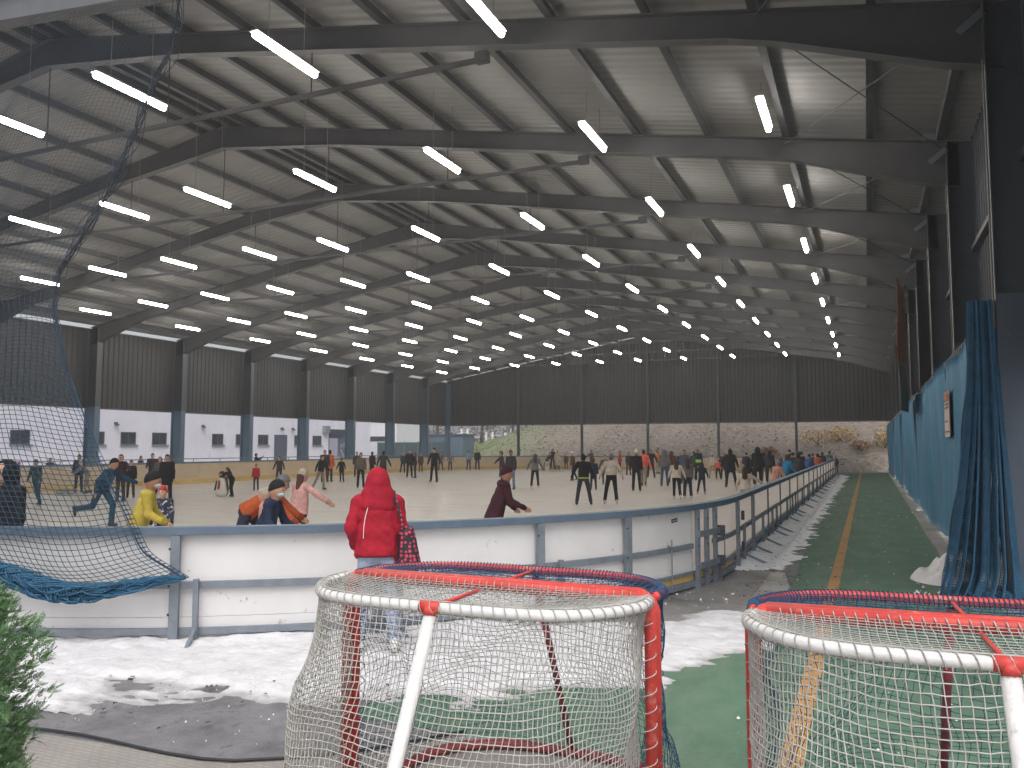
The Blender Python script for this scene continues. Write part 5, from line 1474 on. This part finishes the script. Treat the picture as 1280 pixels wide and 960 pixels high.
# ------------------------------------------------------------------ buildings outside
wallw = mat('render_lilac', (.82, .80, .87), .85, var=.05, vscale=1.2, bump=.15, bscale=30, dirt=((.5, .48, .5), 1.5, .6, .15), stretch=(1, 1, .4))
frame_d = mat('window_frame', (.10, .105, .12), .5, var=.05)
glassd = mat('window_dark', (.05, .055, .07), .25, var=.2, vscale=1.5, spec=.5)
sillm = mat('sill_grey', (.26, .26, .28), .7, var=.1)
BX = -41.0
BK = 47.0 / 41.0
bd = empty('utility_building', (BX * BK, 42 * BK, 0))
tag(bd, 'long low pale lilac rendered building with small dark windows outside the left boards', 'building')
def loc(mb): mb.v = [((a - BX) * BK, (b - 42) * BK, c * BK - .27 if c > .1 else c) for a, b, c in mb.v]; return mb
m = MB(); m.box((BX - 6, 14, 0), (BX, 62.5, 4.6)); loc(m).build('wall', wallw, bd)
m = MB(); m.box((BX - 6.2, 13.8, 4.61), (BX + .15, 62.7, 4.8)); loc(m).build('roof', mat('roof_felt', (.12, .12, .125), .8), bd)
WINS = [(22.5, 23.55), (28.75, 29.85), (33.7, 34.5), (35.65, 36.75), (38.0, 39.15), (43.1, 44.15), (45.4, 46.5), (47.7, 48.8), (51.85, 53.0), (54.15, 55.3)]
for a, b in WINS:
    m = MB()
    m.box((BX, a, 2.02), (BX + .03, a + .06, 2.78)); m.box((BX, b - .06, 2.02), (BX + .03, b, 2.78)); m.box((BX, a + .06, 2.72), (BX + .03, b - .06, 2.78)); m.box((BX, a + .06, 2.02), (BX + .03, b - .06, 2.08))
    m.box((BX, (a + b) / 2 - .02, 2.08), (BX + .028, (a + b) / 2 + .02, 2.72))
    w = loc(m).build('window', frame_d, bd)
    m = MB(); m.box((BX - .01, a + .06, 2.08), (BX + .012, b - .06, 2.72)); loc(m).build('pane', glassd, w)
    m = MB(); m.box((BX, a - .04, 1.95), (BX + .09, b + .14, 2.015)); loc(m).build('sill', sillm, w)
m = MB(); m.box((BX, 49.5, .02), (BX + .05, 50.95, 2.8)); d_ = loc(m).build('door', mat('door_grey', (.10, .115, .15), .5, var=.08), bd)
m = MB(); m.box((BX + .05, 50.75, 1.0), (BX + .1, 50.85, 1.15)); loc(m).build('handle', sillm, d_)
m = MB(); m.box((BX, 56.3, .02), (BX + .04, 58.9, 3.35)); d_ = loc(m).build('doorway', mat('doorway_dark', (.045, .055, .075), .5, var=.1), bd)
m = MB(); m.box((BX + .04, 57.55, .3), (BX + .07, 58.8, 2.6)); loc(m).build('poster', mat('poster_grey', (.10, .11, .15), .6, var=.3, vscale=1.2, dirt=((.42, .42, .5), 1.6, .52, .06)), d_)
m = MB(); m.box((BX + .04, 56.35, .02), (BX + .065, 57.5, 2.6)); loc(m).build('door_leaf', mat('door_lilac', (.42, .42, .50), .6, var=.05), d_)
m = MB(); m.box((BX, 55.45, 3.02), (BX + .3, 56.1, 3.6)); loc(m).build('ventilation_box', mat('vent_grey', (.22, .26, .28), .6, var=.1), bd)
for yy in (35.15, 42.1, 50.2, 51.5):
    m = MB(); m.box((BX, yy, 3.2), (BX + .16, yy + .16, 3.36)); m.box((BX + .16, yy - .03, 3.14), (BX + .24, yy + .19, 3.24)); loc(m).build('wall_lamp', frame_d, bd)
# white lower house further on
m = MB(); wb = empty('white_house', (-47, 77, 0)); tag(wb, 'small bright white house with a dark window band beyond the lilac building', 'house')
m.box((-5.5, -2, 0), (1.1, 4, 4.9)); m.build('wall', mat('render_white', (.78, .78, .80), .8, var=.04), wb)
m = MB(); m.box((-2.3, -2.04, 2.5), (.9, -2.0, 3.0)); m.build('window', glassd, wb)
m = MB(); m.box((-5.8, -2.3, 4.9), (1.3, 4.3, 5.05)); m.build('roof', mat('roof_felt', (.12, .12, .125), .8), wb)
fe = empty('panel_fence', (-43, 72.5, 0)); tag(fe, 'dark grey-green panel fence between the lilac building and the blue container', 'fence')
m = MB(); m.box((-3.6, -.02, .1), (4.5, .02, 2.35)); m.build('panels', mat('fence_green', (.055, .085, .095), .6, var=.15, vscale=1), fe)
for i in range(6):
    m = MB(); m.box((-3.65 + i * 1.6, -.06, 0), (-3.57 + i * 1.6, -.021, 2.45)); m.build('post', mat('fence_post', (.14, .17, .19), .5), fe)
ct = empty('site_container', (-39.9, 75.6, 0)); tag(ct, 'blue-grey site container with a bright blue door left of the grassy bank', 'container')
m = MB(); m.box((-2.2, -1.3, .1), (2.25, 1.3, 3.05)); m.build('body', mat('container_blue_grey', (.115, .165, .215), .6, var=.1, vscale=.8), ct)
m = MB(); m.box((-2.3, -1.4, 3.05), (2.35, 1.4, 3.2)); m.build('roof', mat('container_roof', (.10, .125, .15), .6), ct)
m = MB(); m.box((-.6, -1.33, .15), (.35, -1.3, 2.2)); d_ = m.build('door', mat('container_door', (.05, .16, .28), .5), ct)
m = MB(); m.box((-.2, -1.42, 2.0), (.75, -1.33, 2.12)); m.build('canopy', mat('render_white', (.78, .78, .80), .8), ct)
rl = empty('railing', (-33.6, 40, 0)); tag(rl, 'low grey steel railing just outside the far left boards', 'railing')
m = MB(); m.tube([(0, -18, 1.25), (0, 18, 1.25)], .025, 6); m.tube([(0, -18, .7), (0, 18, .7)], .02, 6); m.build('rail', steel, rl)
for i in range(19):
    m = MB(); m.tube([(0, -18 + 2 * i, 0), (0, -18 + 2 * i, 1.25)], .022, 6); m.build('post', steel, rl)

# ------------------------------------------------------------------ bank behind the rink
def hillz(X, Y):
    crest = np.interp(X, [-140, -60, -44, -38, -32, -26, -18, -8, 30, 120], [1.9, 2.0, 2.3, 2.9, 4.2, 5.6, 7.5, 9.5, 10.5, 10.5])
    run = np.interp(X, [-60, -40, -25, -5, 20], [16, 15, 15, 13, 11])
    y0 = np.interp(X, [-60, -46, -36, -10, 10], [86, 80, 69.5, 67.6, 67.2])
    t = np.clip((Y - y0) / run, 0, 1)
    return crest * (t * t * (3 - 2 * t)) ** .8 + t * .7 * (vnoise(X * .35 + 9, Y * .35 + 4, 4) - .5) * 2.4 + t * (vnoise(X * 1.8, Y * 1.8, 4) - .5) * .7 - .03
xs = np.concatenate([np.arange(-140, -52, 3.0), np.arange(-52, 14, .42), np.arange(14, 80, 3.0)])
ys = np.concatenate([np.arange(66.9, 90, .42), np.arange(90, 200, 5.0)])
Xg, Yg = np.meshgrid(xs, ys, indexing='ij')
Zg = hillz(Xg, Yg)
V = np.stack([Xg, Yg, Zg], -1).reshape(-1, 3); I = np.arange(Xg.size).reshape(Xg.shape)
F = np.stack([I[:-1, :-1], I[1:, :-1], I[1:, 1:], I[:-1, 1:]], -1).reshape(-1, 4)
hm_ = bpy.data.materials.new('bank_ground'); hm_.use_nodes = True
nt = hm_.node_tree; pb = nt.nodes['Principled BSDF']; pb.inputs['Roughness'].default_value = .9
tcn = nt.nodes.new('ShaderNodeTexCoord'); sx = nt.nodes.new('ShaderNodeSeparateXYZ'); nt.links.new(tcn.outputs['Object'], sx.inputs[0])
def nz(scale, detail=7, rough=.7, st=None):
    n = nt.nodes.new('ShaderNodeTexNoise'); n.inputs['Scale'].default_value = scale; n.inputs['Detail'].default_value = detail; n.inputs['Roughness'].default_value = rough
    if st:
        mp = nt.nodes.new('ShaderNodeMapping'); mp.inputs['Scale'].default_value = st; nt.links.new(tcn.outputs['Object'], mp.inputs['Vector']); nt.links.new(mp.outputs[0], n.inputs['Vector'])
    else: nt.links.new(tcn.outputs['Object'], n.inputs['Vector'])
    return n.outputs['Fac']
def ramp(f, stops):
    c = nt.nodes.new('ShaderNodeValToRGB'); el = c.color_ramp.elements
    el[0].position, el[0].color = stops[0][0], (*stops[0][1], 1); el[1].position, el[1].color = stops[-1][0], (*stops[-1][1], 1)
    for p, q in stops[1:-1]:
        e = el.new(p); e.color = (*q, 1)
    nt.links.new(f, c.inputs['Fac']); return c.outputs['Color']
litter = ramp(nz(2.6, 10, .8, (1, 1, 3.0)), [(.36, (.08, .068, .056)), (.45, (.16, .135, .112)), (.52, (.22, .185, .155)), (.60, (.27, .235, .20)), (.70, (.36, .325, .29))])
grass = ramp(nz(1.1, 8, .7), [(.3, (.10, .12, .06)), (.5, (.15, .18, .085)), (.7, (.22, .22, .14))])
mrx = nt.nodes.new('ShaderNodeMapRange'); mrx.inputs['From Min'].default_value = -27; mrx.inputs['From Max'].default_value = -37
ad = nt.nodes.new('ShaderNodeMath'); ad.operation = 'MULTIPLY_ADD'; nt.links.new(nz(.35, 6), ad.inputs[0]); ad.inputs[1].default_value = 16; nt.links.new(sx.outputs[0], ad.inputs[2])
sb = nt.nodes.new('ShaderNodeMath'); sb.operation = 'SUBTRACT'; nt.links.new(ad.outputs[0], sb.inputs[0]); sb.inputs[1].default_value = 8
nt.links.new(sb.outputs[0], mrx.inputs['Value'])
mx = nt.nodes.new('ShaderNodeMix'); mx.data_type = 'RGBA'; nt.links.new(mrx.outputs[0], mx.inputs[0]); nt.links.new(litter, mx.inputs[6]); nt.links.new(grass, mx.inputs[7])
nt.links.new(mx.outputs[2], pb.inputs['Base Color'])
tag(npobj('hill', V, F, hm_, None, True), kind='structure')

# leafy tufts: ground cover and bushes
def leaf_cloud(pts, size, up=.5, flat=1.0):
    """double-faced little leaves (two crossed quads each) around points"""
    n = len(pts); pts = np.asarray(pts)
    d = npr.normal(size=(n, 3)); d[:, 2] = d[:, 2] * flat + up; d /= np.linalg.norm(d, axis=1, keepdims=True)
    e = np.cross(d, npr.normal(size=(n, 3))); e /= np.linalg.norm(e, axis=1, keepdims=True)
    L = size * npr.uniform(.6, 1.4, (n, 1)); W = L * .45
    V = np.stack([pts, pts + d * L * .5 + e * W, pts + d * L, pts + d * L * .5 - e * W], 1).reshape(-1, 3)
    F = np.arange(4 * n).reshape(n, 4)
    return V, F
def bush(x, y, r, h, col, label, group, nm='bush', n=900, size=.16):
    z = float(hillz(np.array([x]), np.array([y]))[0])
    root = empty(nm, (x, y, z - .05)); tag(root, label, 'bush', group)
    n = int(n * .6); size *= .7; r *= 1.25
    q = npr.normal(size=(n, 3)); q /= np.linalg.norm(q, axis=1, keepdims=True)
    rr = npr.uniform(.3, 1, (n, 1)) ** .6
    lump = 1 + .35 * snoise(q, 2.5, x)[:, None]
    p = q * rr * lump * [r, r, h * .55] + [0, 0, h * .55]
    p = p[p[:, 2] > 0]
    V, F = leaf_cloud(p, size); k = npr.randint(0, 2, len(F))
    npobj('foliage', V, F, [mat('leaf_%s_a' % col[0], col[1], .8, var=.3, vscale=2), mat('leaf_%s_b' % col[0], tuple(c * .62 for c in col[1]), .8, var=.3, vscale=2)], root, False, k)
    m = MB()
    for i in range(7):
        a = rng.uniform(0, 6.28); m.tube([(0, 0, -.05), (math.cos(a) * r * .3, math.sin(a) * r * .3, h * .4), (math.cos(a) * r * .7, math.sin(a) * r * .7, h * .8)], [.03, .02, .008], 5)
    m.build('stems', mat('twig', (.07, .055, .04), .9), root)
    return root
ybush = ('ochre', (.55, .36, .10))
bl = ['large ochre-leaved bush on the bank right of the last far post', 'second ochre bush on the bank, above the end of the green lane', 'ochre bush in the top right corner of the far opening by the tarpaulins', 'small reddish-ochre bush low on the bank left of the last far post', 'rust-coloured bush on the bank above the end of the right boards']
for (x, y, r, h, l_, c_) in ((-3.6, 70.6, 1.1, 1.2, 0, ybush), (-1.8, 70.9, .9, 1.0, 1, ybush), (1.3, 70.2, .7, 1.4, 2, ybush), (-7.4, 69.9, .6, .6, 3, ('russet', (.34, .18, .08))), (-.4, 70.0, .7, .8, 4, ('russet', (.34, .18, .08)))):
    bush(x, y, r, h, c_, bl[l_], 'autumn bushes on the bank')
for i in range(9):
    x = -64 + i * 3.9 + rng.uniform(-.6, .6)
    bush(x, 98 + rng.uniform(-2, 2), 2.3, 2.9 + rng.uniform(-.5, .6), ('reddish', (.17, .085, .06)), 'leafless reddish-brown bush standing on the crest beyond the grassy bank', 'reddish bushes on the crest', n=500, size=.35)
# ground cover on the bank
n = 20000
x = npr.uniform(-30, 4, n); y = npr.uniform(67.6, 84, n)
ok = vnoise(x * .5 + 4, y * .5 + 8, 3) > .40
x, y = x[ok], y[ok]; p = np.stack([x, y, hillz(x, y) - .02], 1)
V, F = leaf_cloud(p, .13, .12, .3); k = npr.randint(0, 3, len(F))
tag(npobj('leaf_litter', V, F, [mat('litter_a', (.21, .175, .15), .9, var=.4, vscale=1), mat('litter_b', (.15, .125, .11), .9, var=.3, vscale=1), mat('litter_c', (.30, .27, .23), .9, var=.3, vscale=1)], None, False, k), 'dry leaves and dead stalks covering the grey-brown bank', kind='stuff')
n = 20000
x = npr.uniform(-46, -27, n); y = npr.uniform(69, 92, n)
ok = (vnoise(x * .6 + 4, y * .6 + 8, 3) > .38) & (npr.rand(n) < np.interp(x, [-46, -36, -27], [1, 1, .25])) & (hillz(x, y) > .05)
x, y = x[ok], y[ok]; p = np.stack([x, y, hillz(x, y) - .02], 1)
V, F = leaf_cloud(p, .11, 1.0); k = npr.randint(0, 2, len(F))
tag(npobj('grass', V, F, [mat('grass_a', (.15, .185, .09), .8, var=.3, vscale=1), mat('grass_b', (.20, .205, .125), .8, var=.3, vscale=1)], None, False, k), 'tufts of winter grass on the left part of the bank', kind='stuff')
# bare trees on the crest
bark = mat('bark', (.085, .065, .052), .9, var=.3, vscale=3, bump=.5, bscale=12)
def tree(x, y, h, r, label):
    z = float(hillz(np.array([x]), np.array([y]))[0])
    root = empty('bare_tree', (x, y, z - .2)); tag(root, label, 'tree', 'bare trees on the bank')
    m = MB(); lean = rng.uniform(-.06, .06)
    m.tube([(0, 0, 0), (lean * h * .2, 0, h * .2), (lean * h * .5, .1, h * .5), (lean * h, 0, h)], [r * 1.5, r, r * .7, r * .15], 9); m.build('trunk', bark, root, True)
    m = MB()
    def br(p, d, L, rr, dep):
        q = p + d * L; m.tube([p, (p + q) / 2 + Vector((rng.uniform(-.1, .1), rng.uniform(-.1, .1), .05)) * L, q], [rr, rr * .75, rr * .4], 5, False)
        if dep:
            for _ in range(3):
                br(p + d * L * rng.uniform(.4, 1), (d + Vector((rng.uniform(-1, 1), rng.uniform(-1, 1), rng.uniform(-.2, .8))) * .7).normalized(), L * .6, rr * .5, dep - 1)
    for i in range(9):
        a = rng.uniform(0, 6.28); zz = h * rng.uniform(.3, .9)
        br(Vector((lean * zz, 0, zz)), Vector((math.cos(a), math.sin(a), .7)).normalized(), h * .22, r * .35, 2)
    m.build('crown', bark, root)
for (x, y, h, r, l_) in ((-22.3, 77.5, 9, .34, 'thick bare tree trunk on the bank behind the second far post'), (-30.2, 83, 9, .22, 'bare tree on the bank crest right of the grass'),
                         (-35.5, 88, 8, .16, 'slim bare tree on the crest above the grass'), (-44, 92, 9, .18, 'bare tree beyond the blue-grey container'), (-52, 95, 10, .2, 'bare tree between the white house and the container'),
                         (-16.2, 79, 9, .2, 'bare tree high on the bank in the middle of the far opening'), (-9.5, 78.5, 9, .18, 'bare tree on the bank left of the ochre bushes'), (-40.3, 93, 9, .14, 'slender bare tree on the crest at the left of the grass')):
    tree(x, y, h, r, l_)
# white fence posts on the crest
wf = empty('white_fence', (-40, 96, 0)); tag(wf, 'white paling fence on the crest beyond the grassy bank', 'fence')
m = MB()
for i in range(40):
    xx = -18 + i * .9; z = float(hillz(np.array([-40 + xx]), np.array([96.]))[0])
    if i % 7 in (2, 5, 6): continue
    m.box((xx, -.04, z - .1), (xx + .28, .04, z + 1.7))
m.build('palings', mat('paling_white', (.78, .78, .78), .7, var=.05), wf)
m = MB()
for i in range(39):
    xx = -18 + i * .9; z0 = float(hillz(np.array([-40 + xx]), np.array([96.]))[0]); z1 = float(hillz(np.array([-40 + xx + .9]), np.array([96.]))[0])
    m.bar((xx, .06, z0 + 1.2), (xx + .9, .06, z1 + 1.2), .04, .09)
m.build('rail', mat('paling_white', (.78, .78, .78), .7), wf)

# ------------------------------------------------------------------ conifer at the left
tx, ty, th, tr = -3.22, 2.0, 1.47, .37
tj = empty('thuja_shrub', (tx, ty, .0)); tag(tj, 'green scale-leaved conifer shrub cut by the left edge of the photo', 'shrub')
n = 15000
z = th * (.02 + .96 * npr.rand(n)); a = npr.uniform(0, 2 * math.pi, n)
prof = tr * np.minimum(1, (1 - z / th) * 4.5) ** .55
lump = 1 + .15 * np.sin(a * 5 + z * 9) + .12 * np.sin(a * 3 - z * 17) + .10 * np.sin(a * 8 + z * 26)
rad = prof * lump * npr.uniform(.25, 1, n) ** .6 * .86
C_ = np.stack([rad * np.cos(a), rad * np.sin(a), z], 1)
out = np.stack([np.cos(a), np.sin(a), npr.uniform(.1, 1.3, n)], 1) + npr.normal(0, .35, (n, 3)); out /= np.linalg.norm(out, axis=1, keepdims=True)
side = np.cross(out, npr.normal(0, .6, (n, 3)) + [0, 0, .6]); side /= np.linalg.norm(side, axis=1, keepdims=True)
nrm_ = np.cross(out, side)
L_ = npr.uniform(.022, .050, (n, 1)); tone = npr.choice(3, n, p=[.45, .33, .22])
Vs, Ks = [], []
for t in range(6):
    f = t / 5
    for sg in (-1, 1):
        c = C_ + out * L_ * f
        d = out * .8 + side * sg * (.75 - .4 * f) + npr.normal(0, .12, (n, 3)); d /= np.linalg.norm(d, axis=1, keepdims=True)
        l = L_ * (.42 - .2 * f) * npr.uniform(.8, 1.2, (n, 1)); w = np.cross(d, nrm_); w /= np.linalg.norm(w, axis=1, keepdims=True); w *= .0021
        Vs.append(np.stack([c - w, c + w, c + d * l + w * .6, c + d * l - w * .6], 1)); Ks.append(tone)
Vs = np.concatenate(Vs).reshape(-1, 3); Fs = np.arange(len(Vs)).reshape(-1, 4); Ks = np.concatenate(Ks)
npobj('foliage', Vs, Fs, [mat('thuja_a', (.125, .23, .10), .7, var=.25, vscale=9), mat('thuja_b', (.09, .175, .075), .7, var=.25, vscale=9), mat('thuja_c', (.175, .285, .135), .7, var=.25, vscale=9)], tj, False, Ks)
m = MB(); m.tube([(0, 0, 0), (0, 0, th * .5), (0, 0, th * .9)], [.035, .025, .008], 7)
for i in range(26):
    a = rng.uniform(0, 6.28); zz = rng.uniform(.08, 1.1); m.tube([(0, 0, zz), (math.cos(a) * .22, math.sin(a) * .22, zz + .16)], [.01, .004], 5)
m.build('stem', bark, tj)

# ------------------------------------------------------------------ haze volume added to lift the blacks like lens glare
hz = bpy.data.materials.new('haze_glare'); hz.use_nodes = True
nt = hz.node_tree; nt.nodes.remove(nt.nodes['Principled BSDF'])
pv = nt.nodes.new('ShaderNodeVolumePrincipled')
pv.inputs['Color'].default_value = (.95, .96, 1.0, 1)
pv.inputs['Density'].default_value = 0.0021
pv.inputs['Anisotropy'].default_value = 0.35
nt.links.new(pv.outputs[0], nt.nodes['Material Output'].inputs['Volume'])
m = MB(); m.box((-430, -320, -1), (430, 520, 24))
tag(m.build('haze', hz), kind='stuff')
